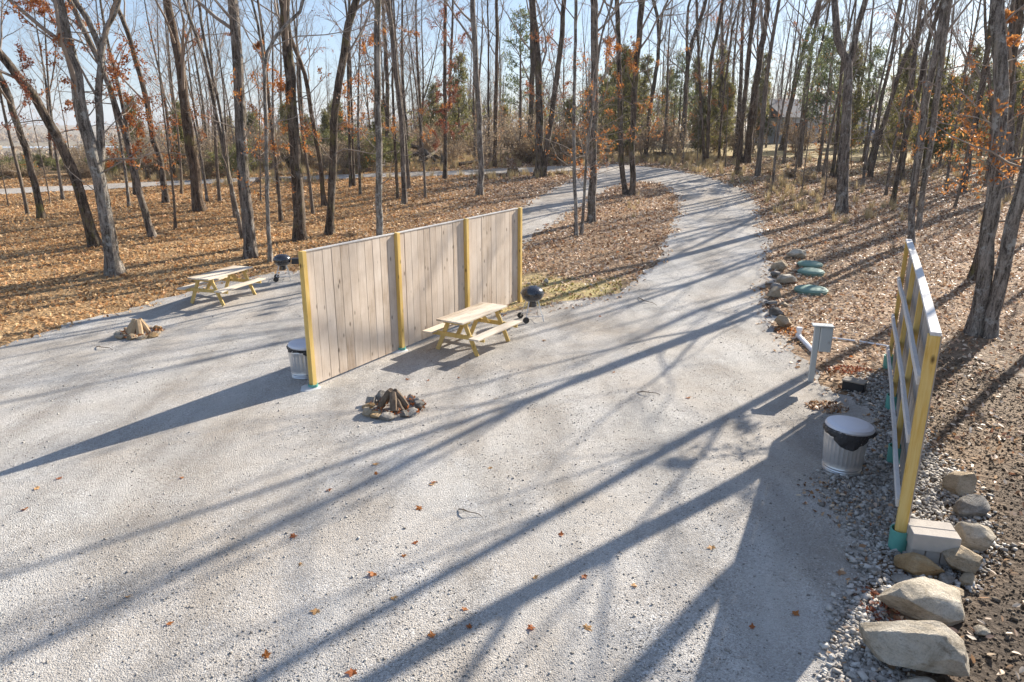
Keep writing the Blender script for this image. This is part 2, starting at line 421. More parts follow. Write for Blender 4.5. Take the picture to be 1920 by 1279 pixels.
def rough_edge(poly, step=.22, amp=.11, seed=1):
    r = np.random.default_rng(seed); out = []
    n = len(poly); ph = r.uniform(0, 6, 4)
    acc = 0
    for i in range(n):
        a = np.array(poly[i]); b = np.array(poly[(i + 1) % n]); L = np.linalg.norm(b - a)
        k = max(1, int(L / step)); nrm = np.array([-(b - a)[1], (b - a)[0]]) / (L + 1e-9)
        for j in range(k):
            s = acc + L * j / k
            d = amp * (.6 * math.sin(s * 1.3 + ph[0]) + .5 * math.sin(s * 3.1 + ph[1]) + .35 * math.sin(s * 7.7 + ph[2])) + r.normal(0, amp * .25)
            p = a + (b - a) * j / k + nrm * d; out.append((float(p[0]), float(p[1])))
        acc += L
    return out

def sheet(name, outer, holes, lift, m, label_kind='structure', grid=.6):
    rings = [outer] + holes; pts = []; edges = []
    for rg in rings:
        o = len(pts); pts += rg; edges += [(o + i, o + (i + 1) % len(rg)) for i in range(len(rg))]
    P = np.array(outer); x0, y0 = P.min(0); x1, y1 = P.max(0)
    gx, gy = np.meshgrid(np.arange(x0, x1, grid), np.arange(y0, y1, grid)); gx = gx.ravel() + rng.uniform(-.1, .1, gx.size); gy = gy.ravel() + rng.uniform(-.1, .1, gy.size)
    k = inpoly(gx, gy, outer)
    for h in holes: k &= ~inpoly(gx, gy, h)
    pts = [Vector(p) for p in pts] + [Vector(p) for p in zip(gx[k].tolist(), gy[k].tolist())]
    V, E_, Fc, *_ = delaunay_2d_cdt(pts, edges, [], 0, 1e-5)
    V = np.array([tuple(v) for v in V]); T = np.array([f for f in Fc if len(f) == 3])
    C = V[T].mean(1); k = inpoly(C[:, 0], C[:, 1], outer)
    for h in holes: k &= ~inpoly(C[:, 0], C[:, 1], h)
    T = T[k]
    a = V[T[:, 1]] - V[T[:, 0]]; b = V[T[:, 2]] - V[T[:, 0]]; fl = (a[:, 0] * b[:, 1] - a[:, 1] * b[:, 0]) < 0
    T[fl] = T[fl][:, ::-1]
    Z = terr(V[:, 0], V[:, 1]) + lift
    me = npmesh(name, np.column_stack([V, Z]), T, m, True)
    o = obj_from_mesh(name, me); tag(o, kind=label_kind)
    return o, V, Z

PADR = rough_edge(PAD, .2, .17, seed=3); ISLR = rough_edge(ISL, .2, .15, seed=4)
drive, dv, dz = sheet('gravel_drive', PADR, [ISLR], .015, M['gravel'], grid=.3)
at = drive.data.attributes.new('fardirt', 'FLOAT', 'POINT')
co = np.zeros(len(drive.data.vertices) * 3, np.float32); drive.data.vertices.foreach_get('co', co); co = co.reshape(-1, 3)
at.data.foreach_set('value', (sstep(24, 40, co[:, 1]) * .35).astype(np.float32))
def lane(paths, co):
    best = np.zeros(len(co))
    for path in paths:
        w_ = np.array(W(path)); d = np.full(len(co), 1e9)
        for a_, b_ in zip(w_[:-1], w_[1:]):
            ab = b_ - a_; tt = np.clip(((co[:, :2] - a_) @ ab) / (ab @ ab), 0, 1); d = np.minimum(d, np.linalg.norm(co[:, :2] - a_ - tt[:, None] * ab, axis=1))
        best = np.maximum(best, np.exp(-((d - .82) / .24) ** 2))
    return best
at = drive.data.attributes.new('lane', 'FLOAT', 'POINT')
at.data.foreach_set('value', lane([[(1215, 316), (1320, 352), (1352, 400), (1352, 460), (1320, 540), (1240, 640), (1120, 760), (960, 930), (760, 1200), (700, 1500)], [(1352, 440), (1350, 540), (1340, 640), (1330, 800), (1300, 1000), (1250, 1400)], [(1100, 335), (1000, 400), (880, 470), (700, 540), (500, 590), (250, 680), (-200, 900)], [(640, 600), (420, 700), (200, 850), (-100, 1100)]], co).astype(np.float32))
tr = [(-260, 372), (0, 360), (134, 354), (250, 348), (325, 344), (450, 338), (567, 335), (667, 331), (793, 327), (949, 321), (1050, 317), (1120, 316)]
trw = np.array(W(tr)); tn = np.gradient(trw, axis=0); tn /= np.linalg.norm(tn, axis=1)[:, None]; nn_ = np.column_stack([-tn[:, 1], tn[:, 0]])
TRK = [tuple(p) for p in (trw + nn_ * 1.35)] + [tuple(p) for p in (trw - nn_ * 1.35)[::-1]]
TRKR = rough_edge(TRK, .5, .15, 6)
t_o, *_ = sheet('gravel_track', TRKR, [], .032, M['gravel'], grid=1.2)
at = t_o.data.attributes.new('fardirt', 'FLOAT', 'POINT')
at.data.foreach_set('value', np.full(len(t_o.data.vertices), .3, np.float32))

# ------------------------------------------------------------------ the ground sheet
xs = np.sinh(np.linspace(-1, 1, 361) * math.asinh(2600 / 10)) * 10
yn = np.sinh(np.linspace(-.30, 1, 300) * math.asinh(4200 / 12)) * 12 + 8
X, Y = np.meshgrid(xs, yn); Xf = X.ravel(); Yf = Y.ravel(); Zf = terr(Xf, Yf)
nx = len(xs); ny = len(yn)
idx = np.arange(nx * ny).reshape(ny, nx)
Q = np.stack([idx[:-1, :-1], idx[:-1, 1:], idx[1:, 1:], idx[1:, :-1]], -1).reshape(-1, 4)
gme = npmesh('ground', np.column_stack([Xf, Yf, Zf]), Q, M['ground'], True)
ground = obj_from_mesh('ground', gme); tag(ground, kind='structure')
SOIL = W([(1835, 860), (1862, 1000), (1835, 1050), (1780, 1095), (1700, 1110), (1690, 1200), (1740, 1279), (1760, 1500), (2400, 1500), (2400, 820), (1960, 820), (1890, 880)])
DIRT = W([(1690, 640), (1800, 640), (1960, 620), (2100, 700), (2100, 800), (1890, 870), (1800, 900), (1700, 900), (1665, 780), (1670, 700)])
GRASS = W([(970, 520), (1010, 515), (1100, 530), (1180, 525), (1160, 560), (1080, 580), (960, 600), (900, 590)])
COARSE = [W([(1550, 900), (1600, 860), (1655, 800), (1670, 740), (1712, 760), (1750, 860), (1800, 880), (1862, 1010), (1850, 1050), (1790, 1100), (1700, 1130), (1630, 1110), (1600, 1010)]),
          W([(1590, 745), (1625, 705), (1672, 700), (1675, 800), (1660, 790), (1640, 765)]),
          W([(1605, 1095), (1640, 1115), (1660, 1180), (1690, 1279), (1710, 1400), (1570, 1400), (1590, 1200)])]
def blur_mask(poly, X, Y, r=.35, n=12):
    acc = np.zeros(X.shape); g = np.random.default_rng(5)
    for _ in range(n):
        acc += inpoly(X + g.normal(0, r), Y + g.normal(0, r), poly)
    return acc / n
def setattr_f(me, name, v):
    a = me.attributes.new(name, 'FLOAT', 'POINT'); a.data.foreach_set('value', np.asarray(v, np.float32))
def warm_w(x, y): return np.clip(sstep(2, -9, x) , 0, 1)
near = (np.abs(Xf) < 60) & (Yf < 60)
def msk(poly, r=.35):
    o = np.zeros(Xf.shape); o[near] = blur_mask(poly, Xf[near], Yf[near], r); return o
setattr_f(gme, 'warm', warm_w(Xf, Yf))
setattr_f(gme, 'soil', msk(SOIL, .25)); setattr_f(gme, 'dirt', msk(DIRT, .5) * .8)
g2 = msk(GRASS, .4)
far_g = sstep(38, 60, Yf) * sstep(6, 14, Xf) * .9
setattr_f(gme, 'grass', np.maximum(g2, far_g))
setattr_f(gme, 'field', np.maximum(sstep(54, 75, Yf) * sstep(-10, -18, Xf), sstep(60, 85, Yf) * .8))
setattr_f(gme, 'track', np.zeros(len(Xf)))

# lake strip in the valley far left
sx = np.linspace(-620, -250, 40); V = []
for x in sx: V += [(x, 640 + 8 * math.sin(x * .05), -13.3), (x, 690 + 10 * math.sin(x * .03), -13.3)]
V = np.array(V); V[:, 2] = terr(V[:, 0], V[:, 1]).max() + .3 if False else -10.0
q = np.array([(2 * i, 2 * i + 2, 2 * i + 3, 2 * i + 1) for i in range(len(sx) - 1)])
V[:, 2] = terr(V[:, 0], V[:, 1]).max() + .2
lake = obj_from_mesh('water', npmesh('water', V, q, M['water'])); tag(lake, kind='structure')

# ------------------------------------------------------------------ scattered stuff
def polar(n, r0, r1, th0, th1, cap, p=1.0):
    r = r0 + (r1 - r0) * rng.random(n) ** p; th = rng.uniform(th0, th1, n)
    x = r * np.sin(th); y = r * np.cos(th)
    rho = n / ((th1 - th0) * (r1 - r0) * r)
    k = rng.random(n) < np.minimum(1, cap / rho)
    return x[k], y[k]

def rotmats(ax, ay, az):
    cx, sx_ = np.cos(ax), np.sin(ax); cy, sy = np.cos(ay), np.sin(ay); cz, sz = np.cos(az), np.sin(az)
    R = np.zeros((len(ax), 3, 3))
    R[:, 0, 0] = cz * cy; R[:, 0, 1] = cz * sy * sx_ - sz * cx; R[:, 0, 2] = cz * sy * cx + sz * sx_
    R[:, 1, 0] = sz * cy; R[:, 1, 1] = sz * sy * sx_ + cz * cx; R[:, 1, 2] = sz * sy * cx - cz * sx_
    R[:, 2, 0] = -sy; R[:, 2, 1] = cy * sx_; R[:, 2, 2] = cy * cx
    return R

LEAF = np.array([(-.5, 0, 0), (-.18, -.24, .07), (.2, -.26, .09), (.5, 0, .02), (.22, .25, .09), (-.15, .22, .07)])
LEAF_F = [(0, 1, 2, 3), (0, 3, 4, 5)]
def leaves_mesh(name, P, size, m, tilt=.5):
    n = len(P); s = size * rng.uniform(.6, 1.25, n)
    R = rotmats(rng.normal(0, tilt, n), rng.normal(0, tilt, n), rng.uniform(0, 6.283, n))
    L = LEAF[None] * s[:, None, None]; L = L * np.stack([np.ones(n), rng.uniform(.6, 1.1, n), rng.uniform(.2, 2.2, n)], -1)[:, None]
    V = np.einsum('nij,nkj->nki', R, L) + P[:, None]
    Fc = (np.array(LEAF_F)[None] + (np.arange(n) * 6)[:, None, None]).reshape(-1, 4)
    return npmesh(name, V.reshape(-1, 3), Fc, m)

x, y = polar(430000, 4.0, 62, -.80, .80, 130)
d_edge = np.zeros(len(x))
inpad = inpoly(x, y, PADR) & ~inpoly(x, y, ISLR)
intrk = inpoly(x, y, TRKR)
clump = .5 + .5 * np.sin(x * 1.7 + 2 * np.sin(y * .9)) * np.sin(y * 1.9 + 1.5 * np.sin(x * 1.1))
keep = np.where(inpad | intrk, 0.0, .35 + .65 * clump)
keep = np.where(inpoly(x, y, SOIL), .22, keep); keep = np.where(inpoly(x, y, DIRT), .42, keep)
keep = np.where(inpoly(x, y, GRASS), .22, keep)
for c in COARSE[:2]: keep = np.where(inpoly(x, y, c), .10, keep)
# leaves blown a little over the edges of the gravel
nearedge = (inpoly(x + .35, y, PADR) != inpoly(x - .35, y, PADR)) | (inpoly(x, y + .45, PADR) != inpoly(x, y - .45, PADR)) | (inpoly(x + .3, y, ISLR) != inpoly(x - .3, y, ISLR)) | (inpoly(x, y + .5, ISLR) != inpoly(x, y - .5, ISLR))
keep = np.where(inpad & nearedge, .30, keep)
keep = np.where(y > 62, 0, keep)
k = rng.random(len(x)) < keep; x = x[k]; y = y[k]
z = terr(x, y) + .03
P = np.column_stack([x, y, z]); wm = rng.random(len(x)) < warm_w(x, y)
size = .08 + .0016 * y
for nm, sel, mt in (('leaf_litter', wm, 'litter_warm'), ('leaf_litter', ~wm, 'litter_pink')):
    o = obj_from_mesh(nm, leaves_mesh(nm, P[sel], size[sel], M[mt])); tag(o, kind='stuff', cat='leaves', label='golden brown oak leaves carpeting the ground left of the fence' if mt == 'litter_warm' else 'pale brown oak leaves carpeting the ground right of the fence')

# leaf heaps blown against things
def heap(px, py, rx, ry, n, m, label):
    c = gp(px, py); a = rng.uniform(0, 6.283, n); r = np.sqrt(rng.random(n))
    hx = c[0] + np.cos(a) * r * rx; hy = c[1] + np.sin(a) * r * ry
    hz = terr(hx, hy) + .02 + rng.random(n) * .07 * (1 - r)
    o = obj_from_mesh('leaf_heap', leaves_mesh('leaf_heap', np.column_stack([hx, hy, hz]), np.full(n, .075), M[m], .8))
    tag(o, label, 'leaves', None, 'stuff')
heap(1550, 765, .34, .30, 260, 'litter_pink', 'dark heap of fallen leaves in a hollow behind the metal bin')
heap(1480, 622, .30, .35, 200, 'orange', 'orange leaves gathered around the white pipe')
heap(1590, 695, .45, .25, 160, 'redleaf', 'rusty leaves beside the grey utility post')
heap(1650, 1150, .18, .4, 130, 'redleaf', 'rusty leaves caught between the gravel and the pale boulders')
heap(1580, 945, .5, .7, 130, 'litter_pink', 'leaf scraps among coarse stones by the right fence')

OCT = np.array([(1, 0, 0), (-1, 0, 0), (0, 1, 0), (0, -1, 0), (0, 0, 1), (0, 0, -1), ], float)
BOXV = np.array([(a, b, c) for a in (-1, 1) for b in (-1, 1) for c in (-1, 1)], float) * .62
OCTF = np.array([(0, 2, 4), (2, 1, 4), (1, 3, 4), (3, 0, 4), (2, 0, 5), (1, 2, 5), (3, 1, 5), (0, 3, 5)])
BOXF = np.array([(0, 1, 3, 2), (4, 6, 7, 5), (0, 4, 5, 1), (2, 3, 7, 6), (0, 2, 6, 4), (1, 5, 7, 3)])
def stones_mesh(name, P, size, m):
    n = len(P); R = rotmats(rng.normal(0, .35, n), rng.normal(0, .35, n), rng.uniform(0, 6.283, n))
    L = BOXV[None] * (1 + rng.normal(0, .22, (n, 8, 3))) * (size[:, None] * .5 * np.stack([rng.uniform(.9, 1.5, n), rng.uniform(.7, 1.1, n), rng.uniform(.45, .8, n)], -1).T.T)[:, None]
    V = np.einsum('nij,nkj->nki', R, L) + P[:, None]
    Fc = (BOXF[None] + (np.arange(n) * 8)[:, None, None]).reshape(-1, 4)
    return npmesh(name, V.reshape(-1, 3), Fc, m)
x, y = polar(80000, 4.6, 24, -.78, .62, 900, 1.5)
k = inpoly(x, y, PADR) & ~inpoly(x, y, ISLR); x = x[k]; y = y[k]
pn = np.sin(x * .9 + 1.7 * np.sin(y * .6)) * np.sin(y * 1.1 + np.sin(x * 1.3) * 1.4) + .6 * np.sin(x * 2.9 + y * 1.7)
k = rng.random(len(x)) < np.clip(.42 + .5 * pn, .10, 1); x = x[k]; y = y[k]
size = np.exp(rng.normal(math.log(.012), .38, len(x))).clip(.007, .045)
o = obj_from_mesh('loose_gravel', stones_mesh('loose_gravel', np.column_stack([x, y, terr(x, y) + .015 + size * .12]), size, M['stones']))
tag(o, kind='stuff', cat='gravel', label='loose pale gravel lying over the open drive')
xx = []; yy = []
for poly, n in zip(COARSE, (12000, 2200, 4200)):
    A = np.array(poly); x0, y0 = A.min(0); x1, y1 = A.max(0)
    x = rng.uniform(x0, x1, n * 2); y = rng.uniform(y0, y1, n * 2); k = inpoly(x + rng.normal(0, .12, 2 * n), y + rng.normal(0, .12, 2 * n), poly)
    xx.append(x[k]); yy.append(y[k])
x = np.concatenate(xx); y = np.concatenate(yy); size = np.exp(rng.normal(math.log(.034), .4, len(x))).clip(.014, .10)
o = obj_from_mesh('coarse_stones', stones_mesh('coarse_stones', np.column_stack([x, y, terr(x, y) + .015 + size * .2]), size, M['stones']))
tag(o, kind='stuff', cat='stones', label='coarse white stones around the foot of the right fence')
# clods and chips on the dark soil and bank at the right
x = rng.uniform(3.2, 9.5, 42000); y = rng.uniform(4.5, 14, 42000); k = inpoly(x, y, SOIL) | inpoly(x, y, DIRT); x = x[k]; y = y[k]
size = np.exp(rng.normal(math.log(.015), .55, len(x))).clip(.007, .08)
o = obj_from_mesh('soil_clods', stones_mesh('soil_clods', np.column_stack([x, y, terr(x, y) + size * .15]), size, m_rock('soil_clod', (.07, .05, .033), (.17, .125, .085), (.34, .28, .21))))
tag(o, kind='stuff', cat='soil', label='dark crumbly soil beside the boulders at the right')

# single oak leaves lying on the open gravel
lf = bpy.data.meshes.new('fallen_leaf')
bm = bmesh.new(); pts = []
for i in range(15):
    t = i / 14 * 2 * math.pi; r = .055 * (1 + .30 * math.cos(5 * t + .6) + .12 * math.cos(9 * t)) * (1 + .25 * math.cos(t))
    pts.append(bm.verts.new((r * math.cos(t) * 1.25, r * math.sin(t), .012 * math.cos(2 * t) + .014)))
c0 = bm.verts.new((0, 0, 0.004))
for i in range(15): bm.faces.new((pts[i], pts[(i + 1) % 15], c0))
bm.to_mesh(lf); bm.free(); lf.materials.append(M['orange'])
lf2 = lf.copy(); lf2.materials.clear(); lf2.materials.append(M['rust'])
lf3 = lf.copy(); lf3.materials.clear(); lf3.materials.append(M['litter_warm'])
spots = [(342, 898), (616, 922), (240, 1122), (317, 1173), (780, 1020), (564, 1061), (500, 1234), (1096, 1084), (1003, 1086), (810, 1196), (995, 1180), (594, 1150), (757, 1045), (110, 900), (70, 918), (48, 957), (550, 1008), (703, 873), (705, 890), (812, 907), (810, 911), (787, 957), (662, 1265), (1190, 1102), (870, 1145), (1052, 1006), (738, 1125), (764, 713), (803, 715), (1100, 1180), (1490, 1155), (1410, 1180), (1545, 720), (1290, 748), (1125, 595), (1020, 640), (1150, 700), (860, 710), (920, 880), (700, 1080), (880, 1180), (1335, 1030)]
for i, (px, py) in enumerate(spots):
    c = gp(px, py); o = obj_from_mesh('fallen_leaf', (lf, lf2, lf3)[i % 3], None, (c[0], c[1], c[2] + .02))
    o.rotation_euler = (random.uniform(-.3, .3), random.uniform(-.3, .3), random.uniform(0, 6.28)); o.scale = (random.uniform(.38, .68),) * 3
    tag(o, 'single dry oak leaf lying alone on the open pale gravel', 'leaf', 'single leaves dropped on the gravel')

# ------------------------------------------------------------------ rocks
def rock_mesh(seed, size, m, sub=3, cuts=9, rough=.034, name='boulder'):
    g = np.random.default_rng(seed); bm = bmesh.new(); bmesh.ops.create_icosphere(bm, subdivisions=sub, radius=1)
    me = bpy.data.meshes.new(name); bm.to_mesh(me); bm.free()
    n = len(me.vertices); V = np.zeros(n * 3, np.float32); me.vertices.foreach_get('co', V); V = V.reshape(-1, 3).astype(float)
    V *= 1.2
    for _ in range(cuts + 12):
        d = g.normal(0, 1, 3); d /= np.linalg.norm(d); h = g.uniform(.52, .92)
        ov = V @ d - h; V -= np.outer(np.maximum(ov, 0) * .93, d)
    for f, a in ((2.1, rough * 1.3), (4.7, rough * .9), (9, rough * .5), (17, rough * .3)):
        ph = g.uniform(0, 6, 9)
        nz = np.sin(V[:, 0] * f + ph[0] + 1.3 * np.sin(V[:, 1] * f + ph[1])) * np.sin(V[:, 2] * f + ph[2] + np.sin(V[:, 0] * f * .7 + ph[3]))
        V += V * (nz * a)[:, None]
    V *= np.array(size) / 2; V[:, 2] -= V[:, 2].min() * .78
    me.vertices.foreach_set('co', V.astype(np.float32).ravel()); me.polygons.foreach_set('use_smooth', np.ones(len(me.polygons), bool))
    try: me.set_sharp_from_angle(angle=math.radians(17))
    except Exception: pass
    me.materials.append(m); me.update(); return me

def place_rock(name, cx, cy, wpx, hpx, m, label, seed, ratio=.8, hr=.55, rz=0, cat='boulder', group=None, sub=3, sink=0, cuts=9, z=0):
    """cx, cy: middle of the stone; wpx its width in the survey photo"""
    base = gp(cx, cy + hpx * .28)
    dist = float(base[1] * math.cos(PITCH) + (CH - base[2]) * math.sin(PITCH)); wm_ = wpx / F * dist
    me = rock_mesh(seed, (wm_, wm_ * ratio, wm_ * hr), m, sub, cuts, name=name)
    o = obj_from_mesh(name, me, None, (base[0], base[1], base[2] - sink + z)); o.rotation_euler = (0, 0, rz)
    return tag(o, label, cat, group)
GB = 'boulders edging the ground at the lower right'
place_rock('boulder', 1794, 900, 92, 74, M['sandstone'], 'blocky tan boulder, farthest of those right of the near fence post', 121, .75, .68, .3, group=GB, sub=4)
place_rock('boulder', 1824, 950, 72, 56, M['greystone'], 'dark brown stone between the blocky tan boulder and the rounded grey one', 22, .8, .6, .8, group=GB)
place_rock('boulder', 1822, 1004, 96, 84, M['limestone'], 'rounded grey boulder right of the concrete blocks', 123, .9, .7, .2, group=GB, sub=4)
place_rock('boulder', 1800, 1048, 80, 88, M['sandstone'], 'upright buff boulder leaning against the concrete blocks', 24, .9, .95, 1.2, group=GB, sub=4)
place_rock('boulder', 1722, 1058, 112, 62, M['orangestone'], 'long ochre stone lying in front of the concrete blocks at the post foot', 126, .46, .52, -.42, group=GB, sub=4)
place_rock('boulder', 1700, 1090, 55, 24, M['greystone'], 'flat grey stone tucked under the long ochre stone', 26, .8, .35, .1, group=GB)
place_rock('boulder', 1641, 1072, 30, 25, M['greystone'], 'small round grey stone left of the teal sleeve', 27, .9, .65, .1, group=GB)
place_rock('boulder', 1782, 1110, 50, 42, M['sandstone'], 'small buff rock behind the flat topped pale boulder', 28, .9, .6, .1, group=GB)
place_rock('boulder', 1744, 1128, 176, 84, M['limestone'], 'flat topped pale boulder just behind the largest one', 129, .58, .46, -.30, group=GB, sub=5)
place_rock('boulder', 1734, 1222, 196, 130, M['limestone'], 'largest cream boulder, long and jagged, at the bottom right', 131, .64, .70, -.75, group=GB, sub=5)
place_rock('boulder', 1728, 1292, 120, 60, M['limestone'], 'pale boulder cut off by the bottom edge of the frame', 31, .7, .4, -.2, group=GB, sub=4)
place_rock('boulder', 1655, 1108, 26, 16, M['greystone'], 'small flat grey stone beside the corner of the pale boulder', 32, .8, .5, .1, group=GB)
place_rock('boulder', 1668, 1128, 40, 30, M['limestone'], 'small cream stone at the left tip of the flat topped boulder', 41, .8, .6, .5, group=GB)
place_rock('boulder', 1812, 1085, 44, 36, M['sandstone'], 'small tan stone below the rounded grey boulder', 42, .8, .6, .9, group=GB)
place_rock('boulder', 1772, 1086, 40, 30, M['greystone'], 'small grey stone wedged below the upright buff boulder', 43, .8, .6, .2, group=GB)
place_rock('boulder', 1838, 1180, 40, 30, M['limestone'], 'small pale stone right of the largest cream boulder', 44, .8, .5, .2, group=GB)
GR = 'rocks lining the right side of the drive'
rr = [(1493, 476, 44, 24, 'limestone', 'pale flat topped rock at the far end of the rock edging', .8, .45),
      (1462, 499, 34, 24, 'sandstone', 'pointed tan rock second from the far end of the rock edging', .9, .65),
      (1475, 522, 37, 33, 'limestone', 'round whitish rock, brightest in the rock edging', .95, .8),
      (1454, 514, 22, 16, 'greystone', 'small wedge rock left of the round whitish rock', .9, .6),
      (1454, 536, 28, 18, 'greystone', 'low grey rock just below the round whitish rock', .9, .55),
      (1453, 551, 33, 22, 'sandstone', 'smooth brown rounded rock midway along the rock edging', .85, .65),
      (1446, 567, 28, 15, 'greystone', 'thin flat slab above the angular grey rock', .8, .35),
      (1470, 570, 24, 14, 'sandstone', 'small brown slab right of the thin flat slab', .8, .4),
      (1453, 584, 36, 24, 'greystone', 'angular grey rock next to last at the near end', .85, .6),
      (1467, 606, 38, 29, 'sandstone', 'peaked brown rock at the near end of the rock edging', .9, .75)]
for i, (cx, cy, w_, h_, m_, lb, ra, hr) in enumerate(rr):
    place_rock('rock', cx, cy, w_, h_, M[m_], lb, 60 + i, ra, hr, random.uniform(-1, 1), 'rock', GR)
place_rock('rock', 1024, 527, 11, 11, M['limestone'], 'small white stone in the grass behind the near grill', 75, .9, .9, 0, 'rock')
place_rock('rock', 992, 531, 10, 5, M['greystone'], 'flat grey stone beside the far fence post', 76, .9, .4, 0, 'rock')
place_rock('rock', 1790, 690, 12, 9, M['orangestone'], 'small brown stone on the bank right of the right fence', 77, .9, .6, 0, 'rock')

# ------------------------------------------------------------------ fences
def fence(name, bases, vis_side, kind, label):
    """bases: ground points of the posts; vis_side: +1 boards' face towards the right of the run"""
    P = [np.array(b) for b in bases]; root = empty(name, P[0]); tag(root, label, 'fence')
    L0 = P[0]; H = 2.5
    def loc(p): return Vector(p) - Vector(L0)
    for i in range(len(P) - 1):
        a = loc(P[i]); b = loc(P[i + 1]); d = (b - a); L = Vector((d.x, d.y, 0)).length; d2 = Vector((d.x, d.y, 0)).normalized()
        n = Vector((d2.y, -d2.x, 0)) * vis_side
        ang = math.atan2(d2.y, d2.x)
        if kind == 'solid':
            nb = 11; mb = MB(); w_ = (L - .11) / nb
            for k in range(nb):
                s = .055 + w_ * (k + .5); c = a + d2 * s + n * random.uniform(-.003, .003)
                zb = .05; zt = H - .04
                R = Matrix.Rotation(ang, 3, 'Z') @ Matrix.Rotation(random.uniform(-.0015, .0015), 3, 'Y')
                mb.box(Vector((c.x, c.y, (a.z + (b.z - a.z) * s / L) + (zb + zt) / 2)), (w_ - .007, .022, zt - zb), R)
            mb.build('board_panel', M['boards'], root, bevel=.003)
            mb = MB()
            mb.beam(a + Vector((0, 0, H - .028)) + d2 * .055, b + Vector((0, 0, H - .028)) - d2 * .055, .05, .022); mb.build('top_cap', M['rail'], root)
            for h in (.35, 1.25, 2.15):
                mb = MB(); off = -n * .032
                mb.beam(a + off + d2 * .055 + Vector((0, 0, h)), b + off - d2 * .055 + Vector((0, 0, h)), .038, .089); mb.build('rail', M['rail'], root, bevel=.003)
        else:
            nb = 17; mb = MB(); w_ = L / nb
            for k in range(nb):
                s = w_ * (k + .5); c = a + d2 * s + n * (.066 + random.uniform(-.002, .002)); zt = H - .017; zb = .10
                R = Matrix.Rotation(ang, 3, 'Z')
                mb.box(Vector((c.x, c.y, a.z + (b.z - a.z) * s / L + (zb + zt) / 2)), (w_ - .006, .018, zt - zb), R)
            mb.build('picket_panel', M['pickets'], root, bevel=.002)
            for h0, h1 in ((1.98, 1.76), (1.32, 1.04), (.56, .40)):
                f0 = i / (len(P) - 1); f1 = (i + 1) / (len(P) - 1); ha = h0 + (h1 - h0) * f0; hb = h0 + (h1 - h0) * f1
                mb = MB()
                # rails nailed across the near face of the posts, a little bowed like weathered lumber
                o2 = -n * (.058 if i else .062); st = d2 * (.0 if i == 0 else -.0)
                m1 = (a + b) / 2 + o2 - n * random.uniform(.0, .008)
                A = a + o2 + Vector((0, 0, ha)) + d2 * .002; B_ = b + o2 + Vector((0, 0, hb)) - d2 * .002; Mi = m1 + Vector((0, 0, (ha + hb) / 2 - .004))
                mb.beam(A, Mi, .045, .095); mb.beam(Mi, B_, .045, .095); mb.build('rail', M['rail'], root, bevel=.003)
            mb = MB(); mb.beam(a + Vector((0, 0, H + .004)) - d2 * (.05 if i == 0 else 0) + n * .01, b + Vector((0, 0, H + .004)) + n * .01 - d2 * .002, .10, .038); mb.build('top_cap', M['rail'], root, bevel=.003)
    for i, p in enumerate(P):
        a = loc(p); q = P[min(i + 1, len(P) - 1)] - P[max(i - 1, 0)]; ang = math.atan2(q[1], q[0])
        d2 = Vector((q[0], q[1], 0)).normalized(); n = Vector((d2.y, -d2.x, 0)) * vis_side
        c = a + (n * .036 if kind == 'solid' else Vector((0, 0, 0))); s = .10 if kind == 'solid' else (.112 if i == 0 else .072)
        mb = MB(); mb.box(c + Vector((0, 0, H / 2 - .01)), (s, s, H - .01), Matrix.Rotation(ang, 3, 'Z'))
        mb.build('post', M['post'], root, bevel=.006)
        rr_ = .085 if kind == 'solid' else .10; hh = .09 if kind == 'solid' else .26
        if kind == 'solid':
            if i in (0, 1):
                mb = MB(); mb.lathe([(rr_, 0), (rr_ + .004, hh), (rr_ - .012, hh), (rr_ - .012, .01)], 20, c); mb.build('post_sleeve', M['teal'], root, True)
                mb = MB(); mb.lathe([(0.001, .05), (.10, .05), (.16, .03), (.19, .0)], 14, c - n * .05 - d2 * .05, lambda t, i: 1 + .18 * math.sin(3 * t + 1)); mb.build('footing', M['footing'], root, True)
        else:
            mb = MB(); mb.lathe([(rr_, -.02), (rr_ + .006, hh), (rr_ - .008, hh), (rr_ - .008, .01)], 20, c, lambda t, i: 1 + .04 * math.sin(2 * t)); mb.build('post_sleeve', M['teal'], root, True)
    return root
LF = [gp(585, 728), gp(751, 658), gp(875, 606), gp(972, 566)]
LF[2] = LF[1] + (LF[3] - LF[1]) * .5
fence('privacy_fence', LF, 1, 'solid', 'tall weathered wood privacy fence with yellow posts in the middle of the gravel')
RF = [gp(1682, 1030), gp(1676, 868), gp(1671, 768), gp(1665, 690)]
fence('privacy_fence', RF, 1, 'picket', 'tall privacy fence seen along its rails at the right with one big yellow end post')

